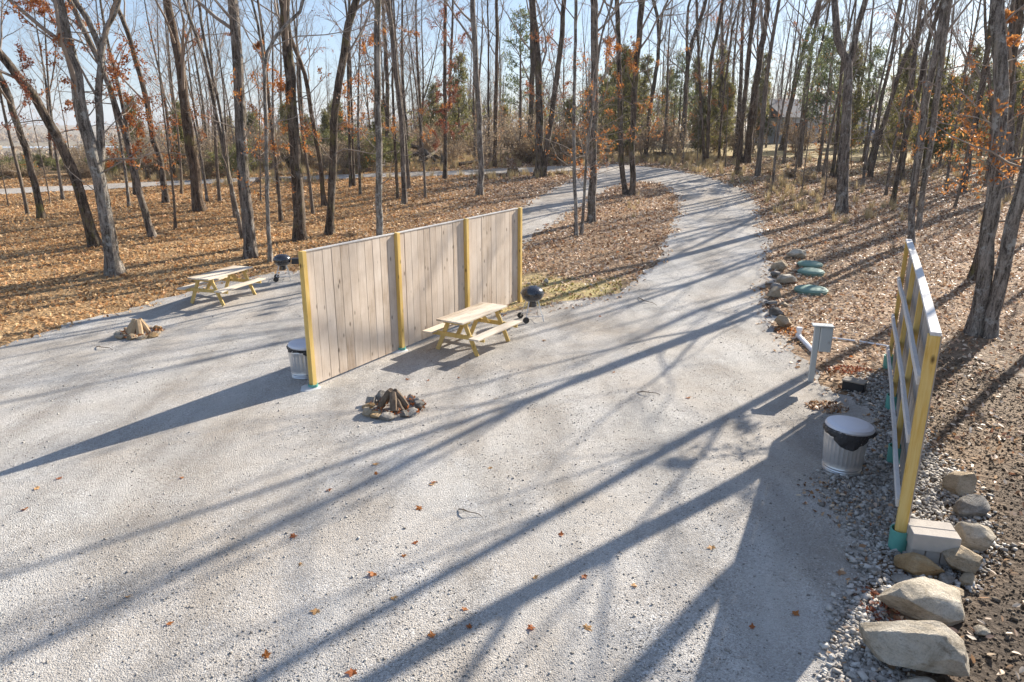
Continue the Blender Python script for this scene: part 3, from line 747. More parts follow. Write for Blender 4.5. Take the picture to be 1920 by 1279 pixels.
# ------------------------------------------------------------------ picnic tables
def picnic_table(c, rz, label, L=1.70, seed=0):
    r = random.Random(seed); root = empty('picnic_table', c, rz); tag(root, label, 'picnic table', 'wooden picnic tables')
    H = .72; tw = .66
    mb = MB(); nb = 5; bw = tw / nb
    for k in range(nb):
        mb.box((r.uniform(-.006, .006), -tw / 2 + bw * (k + .5), H), (L, bw - .006, .036), None)
    mb.build('tabletop', M['tabletop'], root, bevel=.004)
    for s in (-1, 1):
        mb = MB()
        mb.box((0, s * .58, .42), (L, .24, .036)); mb.build('bench', M['tabletop'], root, bevel=.004)
    for e in (-1, 1):
        x = e * (L / 2 - .26)
        for s in (-1, 1):
            mb = MB(); mb.beam((x, s * .50, 0), (x, s * .18, H - .02), .09, .038, up=(1, 0, 0)); mb.build('leg', M['tableleg'], root, bevel=.003)
        mb = MB(); mb.beam((x + e * .04, -.70, .38), (x + e * .04, .70, .38), .038, .088); mb.build('bench_support', M['tableleg'], root, bevel=.003)
        mb = MB(); mb.beam((x + e * .04, -.30, H - .062), (x + e * .04, .30, H - .062), .038, .085); mb.build('top_support', M['tableleg'], root, bevel=.003)
        mb = MB(); mb.beam((x - e * .03, 0, .38), (x - e * .36, 0, H - .03), .088, .038); mb.build('brace', M['tableleg'], root, bevel=.003)
    return root
def at_z(px, py, z, zg):
    r_ = ray(px, py); t = (CH - zg - z) / -r_[2]; p = r_ * t; return np.array([p[0], p[1]])
def table_from(cs, label, seed):
    zg = 0; P4 = [at_z(*c, .73, zg) for c in cs]   # near-left, front, right, back
    ctr = sum(P4) / 4; ax = ((P4[2] - P4[1]) + (P4[3] - P4[0])) / 2
    L = np.linalg.norm(ax); return picnic_table((ctr[0], ctr[1], float(terr(*ctr)) + .017), math.atan2(ax[1], ax[0]), label, L, seed)
table_from([(816, 600), (869, 609), (957, 576), (900, 567)], 'weathered picnic table beside the right face of the long fence', 1)
table_from([(350, 524), (392, 532), (481, 506), (432, 502)], 'picnic table at the left on the far side of the fence near the trees', 2)

# ------------------------------------------------------------------ kettle grills
def grill(c, rz, label, s=1.0, shelf=False):
    root = empty('kettle_grill', c, rz); tag(root, label, 'grill', 'black kettle grills')
    R_ = .29 * s; zc = .70 * s
    prof = [(R_ * math.sin(a), zc - R_ * .78 * math.cos(a) * 1.0) for a in np.linspace(0.02, math.pi / 2, 9)] + [(R_ + .012, zc + .002), (R_ + .012, zc + .012)]
    MB().lathe(prof, 36).build('bowl', M['enamel'], root, True)
    prof = [(R_ + .016, zc + .008), (R_ + .016, zc + .026)] + [(R_ * math.cos(a) + .004, zc + .024 + R_ * .62 * math.sin(a)) for a in np.linspace(0, math.pi / 2 - .02, 10)]
    lid = MB().lathe(prof, 36).build('lid', M['enamel'], root, True)
    zt = zc + .024 + R_ * .62
    MB().tube([(-.06, 0, zt - .01), (-.06, 0, zt + .04), (.06, 0, zt + .04), (.06, 0, zt - .01)], .010, 8).build('handle', M['blackplastic'], lid)
    MB().lathe([(.001, zt - .03), (.035, zt - .03), (.035, zt - .018), (.001, zt - .018)], 16, (.10, .05, 0)).build('vent', M['chrome'], lid)
    MB().lathe([(.001, .35 * s), (.10 * s, .36 * s), (.115 * s, .38 * s), (.105 * s, .50 * s), (.09 * s, .50 * s)], 20).build('ash_catcher', M['enamel'], root, True)
    for k in range(4):
        a = math.radians((45, 135, 225, 315)[k]); x0, y0 = math.cos(a) * .17 * s, math.sin(a) * .17 * s; x1, y1 = math.cos(a) * .34 * s, math.sin(a) * .34 * s
        wheel = k in (1, 2)
        MB().tube([(x0, y0, .52 * s), (x1, y1, .07 if wheel else .0)], .012, 8).build('leg', M['chrome'], root)
    for y_ in (-1, 1):
        cx = math.cos(math.radians(135)) * .34 * s; cy = y_ * .27 * s
        MB().lathe([(.001, -.02), (.05, -.022), (.075, -.018), (.075, .018), (.05, .022), (.001, .02)], 20, (cx, cy, .075), R=Matrix.Rotation(math.pi / 2, 3, 'X')).build('wheel', M['blackplastic'], root, True)
    mb = MB()
    for q in np.linspace(-.15, .15, 7): mb.tube([(q * s, -.2 * s, .14), (q * s, .2 * s, .14)], .004, 5)
    mb.tube([(-.23 * s, -.23 * s, .14), (.23 * s, -.23 * s, .14), (.23 * s, .23 * s, .14), (-.23 * s, .23 * s, .14), (-.23 * s, -.23 * s, .14)], .007, 6)
    mb.build('bottom_rack', M['chrome'], root)
    MB().tube([(0, -R_ - .005, zc - .04), (-.05, -R_ - .06, zc - .03), (.05, -R_ - .06, zc - .03), (0.04, -R_ - .005, zc - .04)], .010, 6).build('bowl_handle', M['blackplastic'], root)
    if shelf:
        mb = MB(); mb.box((.0, 0, 0), (.24, .30, .16)); o = mb.build('side_shelf', M['blackplastic'], root, bevel=.02, loc=(R_ + .14, 0, zc - .04))
    return root
c = gp(998, 604); grill((c[0], c[1] + .12, c[2] + .017), math.radians(15), 'black kettle grill at the far end of the fence beside the near table', .94)
c = gp(530, 527); grill((c[0], c[1] + .12, float(terr(c[0], c[1] + .12)) + .0), math.radians(15), 'black kettle grill among leaves behind the left picnic table', .86, True)

# ------------------------------------------------------------------ bins
def bin_(c, rz, label, s=1.0, tail=True):
    root = empty('trash_can', c, rz); tag(root, label, 'trash can', 'galvanised trash cans')
    H = .62 * s; r0 = .236 * s; r1 = .268 * s
    prof = []
    for z_, dr in [(0, -.01), (.0, .004), (.02, .008), (.035, 0), (.05, .008), (.065, 0), (.085, .008), (.10, 0)]: prof.append((r0 + (r1 - r0) * z_ / .62 + dr, z_ * s))
    nz = 6
    for k in range(1, nz + 1): z_ = .10 + (.50 - .10) * k / nz; prof.append((r0 + (r1 - r0) * z_ / .62, z_ * s))
    for z_, dr in [(.52, .008), (.54, 0), (.56, .010), (.60, .010), (.62, .014), (.62, -.012)]: prof.append((r0 + (r1 - r0) * z_ / .62 + dr, z_ * s))
    n_ = 120
    def mod(t, i): return 1 + (.022 * (1 if math.sin(30 * t) > 0.2 else 0) if 8 <= i <= 13 else 0)
    MB().lathe([(.001, .004)] + prof, n_, mod=lambda t, i: mod(t, i - 1)).build('body', M['zinc'], root, True)
    # liner folded over the rim
    nb = 72; V = []; g = random.Random(3)
    lvl = 9
    def drop(t): return (.085 + .14 * max(0, math.cos(t - 4.35)) ** 3 + .06 * max(0, math.cos(t - 5.6)) ** 4 + .025 * math.sin(3 * t) + .004 * math.sin(11 * t)) * s
    for i in range(lvl):
        f = i / (lvl - 1)
        for j in range(nb):
            t = 2 * math.pi * j / nb; zz = H + .015 - f * drop(t)
            rr_ = (r1 + .010 * s) + .012 * s * math.sin(math.pi * min(1, f * 1.1)) + .010 * s * math.sin(9 * t + 4 * f) * f + .006 * math.sin(23 * t + f * 9) - .004 * s * f
            V.append((rr_ * math.cos(t), rr_ * math.sin(t), zz))
    mb = MB(); mb.add(V, [(i * nb + j, i * nb + (j + 1) % nb, (i + 1) * nb + (j + 1) % nb, (i + 1) * nb + j) for i in range(lvl - 1) for j in range(nb)])
    ln = mb.build('liner', M['bag'], root, True)
    if tail:
        me = rock_mesh(5, (.16 * s, .11 * s, .15 * s), M['bag'], 3, 4, .12, 'knot'); obj_from_mesh('knot', me, ln, (r1 + .055, -.02, H - .16))
    zl = H + .02
    prof = [(r1 + .030, zl - .032), (r1 + .038, zl - .012), (r1 + .033, zl), (r1 + .020, zl + .022), (r1 - .01, zl + .030)]
    for k, rr_ in enumerate(np.linspace(r1 - .03, .02, 13)): prof.append((rr_, zl + .034 + .022 * (1 - rr_ / r1) + (.005 if k % 2 else 0)))
    prof.append((.001, zl + .058))
    lid = MB().lathe(prof, 64).build('lid', M['zinclid'], root, True)
    lid.rotation_euler = (.0, math.radians(3), 0) if tail else (math.radians(4), 0, 0)
    return root
c = gp(1578, 883); bin_((c[0], c[1] + .02, .017), 0.0, 'ribbed galvanised trash can with black liner right of the open gravel', 1.02)
c = gp(577, 712); bin_((c[0] - .10, c[1] + .18, .017), 1.3, 'galvanised trash can half hidden behind the near end of the left fence', .98, False)

# ------------------------------------------------------------------ fire pits
def fire_pit(cpx, cpy, R, nst, seed, where, mats_, logs, lm):
    g = random.Random(seed); c = gp(cpx, cpy); gn = 'ring stones of the ' + where
    for k in range(nst):
        a = 2 * math.pi * k / nst + g.uniform(-.1, .1); r = R * g.uniform(.93, 1.08); sz = g.uniform(.23, .31) * R / .5
        x_ = c[0] + r * math.cos(a); y_ = c[1] + r * math.sin(a)
        me = rock_mesh(seed * 40 + k, (sz * 1.15, sz * .9, sz * g.uniform(.6, .95)), M[g.choice(mats_)], 3, 9, .06, 'fire_ring_stone')
        o = obj_from_mesh('fire_ring_stone', me, None, (x_, y_, float(terr(x_, y_)) + .005)); o.rotation_euler = (g.uniform(-.2, .2), g.uniform(-.2, .2), a + g.uniform(-.5, .5) + 1.57)
        side = ('right', 'far right', 'far', 'far left', 'left', 'near left', 'near', 'near right')[int(((math.degrees(a) + 22.5) % 360) // 45)]
        tag(o, 'rough stone on the %s side of the %s' % (side, where), 'stone', gn)
    for k, (a, ln, th) in enumerate(logs):
        a = math.radians(a); b0 = Vector((math.cos(a) * R * .58, math.sin(a) * R * .58, .05)); b1 = Vector((math.cos(a) * .05, math.sin(a) * .05, ln))
        mb = MB(); m_ = b0.lerp(b1, .5) + Vector((0, 0, .012)); mb.tube([b0, m_, b1], [th, th * 1.06, th * .92], 7)
        o = mb.build('firewood_log', M[lm], None, False, .004, (c[0], c[1], c[2] + .01))
        tag(o, 'log leaning %s in the %s' % (('right', 'to the far right', 'away at the back', 'to the far left', 'left', 'to the near left', 'toward the front', 'to the near right')[int(((math.degrees(a) + 22.5) % 360) // 45)], where), 'log', 'logs stacked in the ' + where)
    n = 150; a = rng.uniform(0, 6.283, n); r = R * np.sqrt(rng.random(n)) * 1.12
    hx = c[0] + np.cos(a) * r + .05; hy = c[1] + np.sin(a) * r
    o = obj_from_mesh('leaf_heap', leaves_mesh('leaf_heap', np.column_stack([hx, hy, terr(hx, hy) + .03 + .09 * rng.random(n)]), np.full(n, .07), M['rust'], .8)); tag(o, 'rust coloured leaves caught inside the ' + where, 'leaves', None, 'stuff')
fire_pit(738, 768, .43, 12, 3, 'fire ring in front of the fence', ['greystone', 'sandstone', 'orangestone', 'greystone'], [(-80, .31, .062), (-150, .33, .055), (-15, .30, .055), (60, .31, .05), (130, .32, .055), (-48, .27, .036)], 'firewood')
fire_pit(262, 628, .42, 12, 4, 'fire ring at the left', ['sandstone', 'orangestone', 'sandstone', 'limestone'], [(-110, .36, .085), (-60, .34, .075), (-10, .33, .055), (200, .34, .06), (70, .34, .055)], 'drylog')

# ------------------------------------------------------------------ utility things at the right of the drive
c = gp(1520, 716); root = empty('utility_pedestal', c, math.radians(-14)); tag(root, 'grey metal utility pedestal with a box on a slim post right of the drive', 'utility post')
MB().box((0, 0, .53), (.095, .095, 1.08)).build('post', M['pedestal'], root, bevel=.006)
MB().box((.155, .0, .84), (.205, .17, .46)).build('box', M['pedestal'], root, bevel=.012)
MB().box((.155, -.088, .83), (.185, .010, .42)).build('door', M['pedestal'], root, bevel=.003)
MB().box((.085, 0, 1.088), (.36, .21, .022)).build('rain_cap', M['pedestal'], root, bevel=.005)
MB().box((.20, -.097, .80), (.02, .012, .05)).build('latch', M['chrome'], root)
c = gp(1497, 634); d = gp(1526, 664); root = empty('drain_pipe', c); tag(root, 'white plastic drain pipe with upright capped riser by the utility pedestal', 'pipe')
v = Vector(d - c)
MB().tube([(0, 0, .05), v + Vector((0, 0, .04))], .052, 16).build('pipe', M['pvc'], root, True)
MB().tube([(0, 0, 0.03), (0, 0, .20)], .050, 16).build('riser', M['pvc'], root, True)
MB().lathe([(.001, .25), (.06, .25), (.064, .24), (.064, .17), (.055, .165)], 20).build('cap', M['pvc'], root, True)
MB().lathe([(.062, .10), (.066, .09), (.066, .02), (.058, .01)], 20).build('collar', M['pvc'], root, True)
c = gp(1560, 636); d1 = gp(1612, 642); d2_ = gp(1668, 652); mb = MB(); mb.tube([(0, 0, .03), Vector(d1 - c) + Vector((0, 0, .02)), Vector(d2_ - c) + Vector((0, 0, .03))], .02, 10)
o = mb.build('water_pipe', M['pvc'], None, True, loc=c); tag(o, 'thin white pipe running on the leaves from the pedestal to the fence', 'pipe')
c = gp(1600, 733); root = empty('valve_box', c, math.radians(-38)); tag(root, 'low black valve box with a weathered lid right of the pedestal', 'valve box')
MB().box((0, 0, .09), (.36, .22, .18)).build('housing', M['blackplastic'], root, bevel=.012)
MB().box((0, 0, .195), (.38, .24, .03)).build('lid', M['valvetop'], root, bevel=.006)
for (px, py), lb, s in (((1518, 499), 'green domed tank lid, farthest of three by the rocks', .95), ((1520, 513), 'green domed tank lid between the other two', .95), ((1520, 547), 'green domed tank lid nearest of three by the rocks', 1.08)):
    c = gp(px, py); root = empty('tank_lid', c); tag(root, lb, 'lid', 'green septic lids')
    MB().lathe([(.40 * s, -.02), (.40 * s, .05), (.385 * s, .06)], 40).build('riser', M['greenlid'], root, True)
    prof = [(.415 * s, .045), (.42 * s, .065), (.40 * s, .08)] + [(.40 * s * math.cos(a), .08 + .085 * math.sin(a)) for a in np.linspace(.1, math.pi / 2 - .01, 9)]
    MB().lathe(prof, 60, mod=lambda t, i: 1 + (.006 if (i > 3 and math.sin(12 * t) > .6) else 0)).build('dome', M['greenlid'], root, True)
# concrete blocks stacked at the foot of the near post
bc = gp(1738, 1046); ca = math.radians(-14)
def block(dx, dy, z_, sx_, sy_, sz_, label):
    R = Matrix.Rotation(ca, 3, 'Z'); p = Vector(bc) + R @ Vector((dx, dy, 0)); mb = MB(); mb.box((0, 0, sz_ / 2), (sx_, sy_, sz_))
    o = mb.build('concrete_block', M['concrete'], None, False, .006, (p.x, p.y, p.z + z_)); o.rotation_euler = (0, 0, ca); tag(o, label, 'concrete block', 'concrete blocks stacked beside the near fence post')
block(-.145, 0.02, 0, .13, .34, .17, 'left lower concrete paver under the stack by the near post')
block(.0, 0.02, 0, .14, .34, .17, 'middle lower concrete paver under the stack')
block(.15, 0.02, 0, .14, .34, .17, 'right lower concrete paver under the stack')
block(0.005, -.085, .172, .46, .165, .19, 'front upper concrete block of the pair on top of the stack')
block(0, .095, .172, .46, .175, .19, 'rear upper concrete block of the pair on top of the stack')

def stick(p, q, r, label):
    a = gp(*p); c = gp(*q); v = Vector(c - a); mid = v * .5 + Vector((v.y, -v.x, 0)) * .15 + Vector((0, 0, .05)); mb = MB()
    mb.tube([(0, 0, .01), mid * .55 + Vector((0, 0, .02)), mid, v * .8 + Vector((0, 0, .03)), v], [r, r, r * .8, r * .6, r * .3], 6); mb.tube([mid, mid + Vector((v.y, -v.x, 0)) * .35 + Vector((0, 0, .08))], [r * .6, r * .25], 5)
    o = mb.build('fallen_stick', M['bark_brown'], None, True, loc=(a[0], a[1], a[2] + .015)); tag(o, label, 'stick', 'sticks dropped on the gravel')
stick((182, 652), (212, 657), .010, 'small forked stick lying on the gravel below the left fire ring')
stick((1196, 560), (1232, 574), .010, 'short stick lying on the drive level with the near grill')
stick((1195, 738), (1238, 742), .008, 'thin curved stick on the gravel left of the utility post')
stick((860, 958), (905, 972), .007, 'thin twig lying in a tree shadow in the middle foreground')

# ------------------------------------------------------------------ trees
def normz(a): return a / (np.linalg.norm(a, axis=-1, keepdims=True) + 1e-9)

def tubes(P, R, s, mod=None):
    """P (B,k,3), R (B,k) -> verts, quads"""
    B, k, _ = P.shape
    T = normz(np.gradient(P, axis=1))
    a = np.where(np.abs(T[:, :1, 2:3]) < .9, np.array([0., 0, 1]), np.array([1., 0, 0]))
    a = np.broadcast_to(a, T.shape)
    X_ = normz(np.cross(T, a)); Y_ = np.cross(T, X_)
    t = np.arange(s) * 2 * np.pi / s
    rr = R[:, :, None] * (1 if mod is None else mod)
    V = P[:, :, None] + rr[..., None] * (np.cos(t)[None, None, :, None] * X_[:, :, None] + np.sin(t)[None, None, :, None] * Y_[:, :, None])
    i = np.arange(k - 1)[:, None]; j = np.arange(s)[None]
    q = np.stack([i * s + j, i * s + (j + 1) % s, (i + 1) * s + (j + 1) % s, (i + 1) * s + j], -1).reshape(-1, 4)
    Fc = (q[None] + (np.arange(B) * k * s)[:, None, None]).reshape(-1, 4)
    return V.reshape(-1, 3), Fc

def at_t(P, R, t):
    """t (B,n) in 0..1 -> pos, tangent, radius"""
    B, k, _ = P.shape; u = np.clip(t, 0, .9999) * (k - 1); i = u.astype(int); f = (u - i)[..., None]
    b = np.arange(B)[:, None]
    p = P[b, i] * (1 - f) + P[b, i + 1] * f; d = normz(P[b, i + 1] - P[b, i]); r = R[b, i] * (1 - f[..., 0]) + R[b, i + 1] * f[..., 0]
    return p, d, r

def spawn(P, R, n, t0, t1, Lf, ang, k, wig, up, g, rf=.55, rmax=None, keep=1.0, tip=.25, fixed_t=None):
    B = len(P); t = (np.arange(n)[None] + g.random((B, n))) / n * (t1 - t0) + t0
    p, d, r = at_t(P, R, t)
    v = g.normal(0, 1, p.shape); perp = normz(v - (v * d).sum(-1, keepdims=True) * d)
    a = np.radians(ang[0] + (ang[1] - ang[0]) * g.random((B, n)))[..., None]
    dr = normz(d * np.cos(a) + perp * np.sin(a))
    L = Lf(t, g.random((B, n)))
    p = p.reshape(-1, 3); dr = dr.reshape(-1, 3); L = L.reshape(-1); r0 = (r.reshape(-1) * rf)
    if rmax is not None: r0 = np.minimum(r0, rmax * L)
    if keep < 1:
        m = g.random(len(p)) < keep; p, dr, L, r0 = p[m], dr[m], L[m], r0[m]
    pts = [p]; c = p; dd = dr; st = (L / (k - 1))[:, None]
    for _ in range(k - 1):
        dd = normz(dd + g.normal(0, wig, dd.shape) + np.array([0, 0, up])); c = c + dd * st; pts.append(c)
    Pn = np.stack(pts, 1); Rn = r0[:, None] * np.linspace(1, tip, k)[None]
    return Pn, Rn

def join(parts):
    Vs = []; Fs = []; o = 0
    for V, Fc in parts: Vs.append(V); Fs.append(Fc + o); o += len(V)
    return np.concatenate(Vs), np.concatenate(Fs)

def catmull(P, n):
    P = np.asarray(P, float)
    if len(P) == 2: return P[0] + (P[1] - P[0]) * np.linspace(0, 1, n)[:, None]
    Q = np.vstack([2 * P[0] - P[1], P, 2 * P[-1] - P[-2]])
    s = np.concatenate([[0], np.cumsum(np.linalg.norm(np.diff(P, axis=0), axis=1))]); u = np.linspace(0, s[-1], n); out = []
    for x_ in u:
        i = min(np.searchsorted(s, x_, 'right') - 1, len(P) - 2); t = (x_ - s[i]) / (s[i + 1] - s[i] + 1e-9)
        a, b, c, d = Q[i], Q[i + 1], Q[i + 2], Q[i + 3]
        out.append(.5 * (2 * b + (c - a) * t + (2 * a - 5 * b + 4 * c - d) * t * t + (3 * b - a - 3 * c + d) * t ** 3))
    return np.array(out)

def tree_meshes(stems, g, detail=2, limb_z=4.0, leaf=0, leafz=(1.5, 9), low=10, sides=12, n_limb=13, LT=None, bark='bark_grey', leafm='rust', crown=1.0):
    """stems: list of (points (k,3) local, radii (k)); returns trunk, crown, leaves meshes"""
    tp = []
    for si, (P, R) in enumerate(stems):
        k = len(P); th = np.arange(sides) * 2 * np.pi / sides
        s = np.concatenate([[0], np.cumsum(np.linalg.norm(np.diff(P, axis=0), axis=1))])
        ph = g.uniform(0, 6, 4)
        mod = 1 + .05 * np.sin(3 * th[None] + s[:, None] * 1.1 + ph[0]) + .035 * np.sin(5 * th[None] - s[:, None] * 2.3 + ph[1]) + g.normal(0, .018, (k, sides))
        if si == 0 or P[0][2] < .3:
            fl = np.exp(-np.maximum(P[:, 2], 0) / .22)[:, None]
            mod = mod + fl * (.45 + .25 * np.sin(4 * th[None] + ph[2]) + .12 * np.sin(7 * th[None] + ph[3]))
        tp.append(tubes(P[None], R[None], sides, mod[None]))
    limbs = []; leafsrc = []
    cp = []
    for P, R in stems:
        z = P[:, 2]; H = z[-1]; i0 = int(np.argmax(z > min(limb_z, H * .6))) if (z > limb_z).any() else len(z) // 2
        t0 = i0 / (len(z) - 1); Hs = H
        lim = spawn(P[None], R[None], n_limb, t0, .97, lambda t, q: crown * (1.4 + Hs * .26 * (1 - ((t - t0) / (1 - t0)) * .65)) * (.55 + .6 * q), (30, 55), 8, .14, .12, g, .40, .013)
        cp.append(tubes(*lim, 6)); limbs.append(lim)
        if low:
            lw = spawn(P[None], R[None], low, .12 if len(z) > 6 else .2, max(t0, .3), lambda t, q: crown * (.6 + 1.9 * q), (45, 85), 6, .20, .05, g, .25, .012)
            cp.append(tubes(*lw, 4)); b2 = spawn(*lw, 6, .25, .98, lambda t, q: .3 + .55 * q, (25, 60), 4, .2, .03, g, .6, .011)
            cp.append(tubes(*b2, 3))
            if leaf: leafsrc.append((lw, b2))
    for lim in limbs:
        br = spawn(*lim, 7, .22, .98, lambda t, q: crown * (.7 + 1.3 * (1 - t * .5)) * (.6 + .8 * q), (25, 58), 6, .17, .05, g, .6, .014)
        cp.append(tubes(*br, 4))
        tw = spawn(*br, 6 if detail > 1 else 4, .2, .98, lambda t, q: crown * (.35 + .6 * q), (25, 60), 4, .18, .04, g, .6, .010)
        cp.append(tubes(*tw, 3))
        if detail > 1:
            t2 = spawn(*tw, 3, .25, .98, lambda t, q: .2 + .3 * q, (25, 60), 3, .15, .03, g, .7, .010)
            cp.append(tubes(*t2, 3))
        if leaf: leafsrc.append((br, tw))
    V, Fc = join(tp); trunk = npmesh('trunk', V, Fc, M[bark], True)
    V, Fc = join(cp); cr = npmesh('crown', V, Fc, M['twig'] if detail else M['bark_far'])
    lv = None
    if leaf:
        pts = []
        per = leaf // len(leafsrc) + 1
        for par, ch in leafsrc:
            Pc = ch[0]; B = len(Pc); nb = max(1, len(par[0]))
            tipz = Pc[:, -1, 2]
            sel = np.where((tipz > leafz[0]) & (tipz < leafz[1]))[0]
            if len(sel) == 0: continue
            # leaves hang on in clumps: keep only some of the branches
            ctr = sel[g.integers(0, len(sel), max(2, per // 70))]
            d = np.min(np.linalg.norm(Pc[sel, -1][:, None] - Pc[ctr, -1][None], axis=-1), 1)
            s2 = sel[d <= np.quantile(d, .45)] if len(sel) > 6 else sel
            w_ = g.integers(0, len(s2), per); t = g.random(per) ** .6
            p, _, _ = at_t(Pc[s2[w_]], ch[1][s2[w_]], t[:, None]); pts.append(p[:, 0] + g.normal(0, .05, (per, 3)))
        if pts:
            P_ = np.concatenate(pts); n = len(P_)
            lv = leaves_mesh('leaves', P_, np.full(n, .088), M[leafm], 1.0)
    return trunk, cr, lv

def stem_world(pts, w0, w1, base, Htot, g, extend=True, zoff=0):
    """pts: places along the stem in the survey photo; the stem stands in a plane through its base"""
    u = base[:2] / np.linalg.norm(base[:2]); out = []
    dist = float(base[1] * math.cos(PITCH) + (CH - base[2]) * math.sin(PITCH))
    for (px, py) in pts:
        r = ray(px, py); t = (base[:2] @ u) / (r[:2] @ u); out.append(np.array([0, 0, CH]) + r * t)
    P = np.array(out); r0 = w0 * .84 / F * dist / 2; r1 = w1 * .92 / F * dist / 2
    zt = P[-1, 2] - base[2]
    # gentle depth wander so that stems are not flat
    s = (P[:, 2] - P[0, 2]); dep = .035 * s * math.sin(g.uniform(0, 6)) + .0
    P[:, :2] += u[None] * dep[:, None]
    rad = np.interp(P[:, 2], [P[0, 2], P[-1, 2]], [r0, r1])
    if extend and zt < Htot - 1:
        d = normz(P[-1] - P[-3 if len(P) > 2 else 0]); d = normz(d * .95 + np.array([0, 0, .05])); c = P[-1].copy(); n = 7; L = (Htot - zt) / n
        ex = []; 
        for i in range(n):
            d = normz(d + g.normal(0, .07, 3) + np.array([0, 0, .02])); c = c + d * L / max(d[2], .5); ex.append(c.copy())
        P = np.vstack([P, ex]); rad = np.concatenate([rad, r1 * (1 - np.arange(1, n + 1) / n * .88)])
    nP = int(np.clip(len(P) * 3, 14, 34)); Q_ = catmull(P, nP)
    s0 = np.concatenate([[0], np.cumsum(np.linalg.norm(np.diff(P, axis=0), axis=1))]); R = np.interp(np.linspace(0, s0[-1], nP), s0, rad)
    Q_[1:-1] += g.normal(0, 1, (nP - 2, 3)) * (R[1:-1, None] * .10) * np.array([1, 1, 0])
    return Q_, R

def photo_tree(label, stems, bark='bark_grey', leaf=0, leafm='rust', leafz=(1.5, 9), H=17, low=8, limb_z=4.5, n_limb=9, detail=None, name='bare_tree', group='bare trees standing around the drive', crown=1.0, depth=0):
    g = np.random.default_rng(abs(int(stems[0][0][0][0] * 7 + stems[0][0][0][1] * 13)))
    base = gp(*stems[0][0][0]); base = base * 1.0
    if depth:
        b2 = base[:2] * (1 + depth); base = np.array([b2[0], b2[1], float(terr(*b2))])
    dist = np.linalg.norm(base[:2]); S = []
    for i, (pts, w0, w1) in enumerate(stems):
        b = base
        Q_, R = stem_world(pts, w0, w1, b, H * g.uniform(.9, 1.08), g)
        Q_ = Q_ - base
        if pts[0][1] == stems[0][0][0][1] or i == 0 or pts[0][1] > stems[0][0][0][1] - 12: Q_[0, 2] = -.12
        S.append((Q_, R))
    sides = 16 if dist < 20 else 10 if dist < 40 else 8
    if detail is None: detail = 2 if dist < 42 else 1
    tr_, cr, lv = tree_meshes(S, g, detail, limb_z, int(leaf * 2.6), leafz, low, sides, n_limb, None, bark, leafm, crown)
    root = empty(name, base); tag(root, label, 'tree', group)
    obj_from_mesh('trunk', tr_, root); obj_from_mesh('crown', cr, root)
    if lv is not None: obj_from_mesh('leaves', lv, root)
    return root

T = photo_tree
# left edge to the fence
T('dark slanting tree at the far left edge, leaning left out of the frame', [([(78, 410), (66, 350), (50, 281), (34, 241), (16, 181), (0, 147), (-30, 85), (-60, 10)], 15, 11)], 'bark_dark')
T('strongly leaning thick tree, second from the left edge', [([(180, 462), (162, 400), (134, 319), (109, 266), (91, 225), (59, 175), (31, 138), (0, 100), (-45, 50), (-100, 0)], 23, 14)], 'bark_dark', 900, 'redleaf', (2, 8))
T('big grey tree splitting into two stems above the left fire ring', [([(216, 515), (205, 455), (197, 400), (185, 328), (175, 294), (156, 225), (144, 150), (125, 72), (109, 0)], 31, 19), ([(185, 328), (191, 281), (188, 231), (184, 175), (190, 103), (178, 69), (163, 31), (134, -10)], 17, 10), ([(190, 103), (200, 50), (219, 19), (225, -12)], 12, 8)], 'bark_pale', 1500, 'rust', (3, 10))
T('slim leaning tree right of the big split grey tree', [([(288, 445), (272, 400), (250, 313), (235, 250), (216, 200), (200, 147), (175, 94), (156, 53), (131, 0)], 15, 9)], 'bark_grey', 1300, 'rust', (2, 9))
T('slender dark tree with a flared foot behind the slim leaning one', [([(312, 381), (300, 300), (285, 250), (272, 175), (253, 109), (241, 63), (219, 12)], 14, 8)], 'bark_dark', 700, 'rust', (2, 8))
T('thick straight dark tree with a mossy trunk, middle of the left trees', [([(375, 396), (360, 297), (347, 203), (338, 125), (325, 63), (313, 0)], 25, 14)], 'bark_brown', 300, 'rust', (3, 8))
T('thin stem standing just right of the thick mossy tree', [([(389, 378), (378, 300), (366, 240), (352, 190), (345, 120)], 6, 4)], 'bark_grey', H=10)
T('tall thick tree with ridged bark behind the left picnic table', [([(470, 482), (463, 400), (456, 328), (450, 188), (444, 94), (436, 0)], 27, 18)], 'bark_grey', 250, 'orange', (2, 6), limb_z=6)
T('pair of thin leaning stems just left of the ridged tree', [([(456, 447), (444, 394), (422, 297), (406, 219), (388, 131), (369, 69), (347, 9)], 9, 6), ([(430, 345), (424, 290), (416, 225), (400, 150), (380, 60), (372, 0)], 7, 5)], 'bark_grey')
T('thin pale tree with a crooked top beside the left grill', [([(507, 492), (502, 400), (499, 250), (496, 125), (505, 91), (527, 56), (561, 25), (575, -20)], 9, 6), ([(497, 130), (490, 80), (480, 30), (470, -10)], 6, 4)], 'bark_pale', 200, 'orange', (2, 6))
T('slim dark tree with yellow leaves behind the thin pale tree', [([(527, 415), (520, 330), (508, 230), (500, 150), (492, 60)], 8, 5)], 'bark_dark', 500, 'orange', (1.2, 6))
T('thick dark tree with a mossy foot left of the fence', [([(563, 450), (561, 400), (555, 313), (549, 219), (543, 125), (536, 47), (535, 0)], 27, 17)], 'bark_dark', 700, 'orange', (1, 7), limb_z=6)
T('leaning tree behind the thick mossy footed one', [([(608, 386), (599, 297), (586, 225), (577, 163), (564, 119), (550, 84), (532, 30), (525, -10)], 10, 7)], 'bark_brown')
T('dark tree leaning right over the near end of the fence', [([(619, 440), (619, 400), (624, 328), (627, 235), (635, 156), (646, 94), (655, 41), (668, 0)], 17, 14)], 'bark_dark', 500, 'orange', (1, 8), limb_z=6)
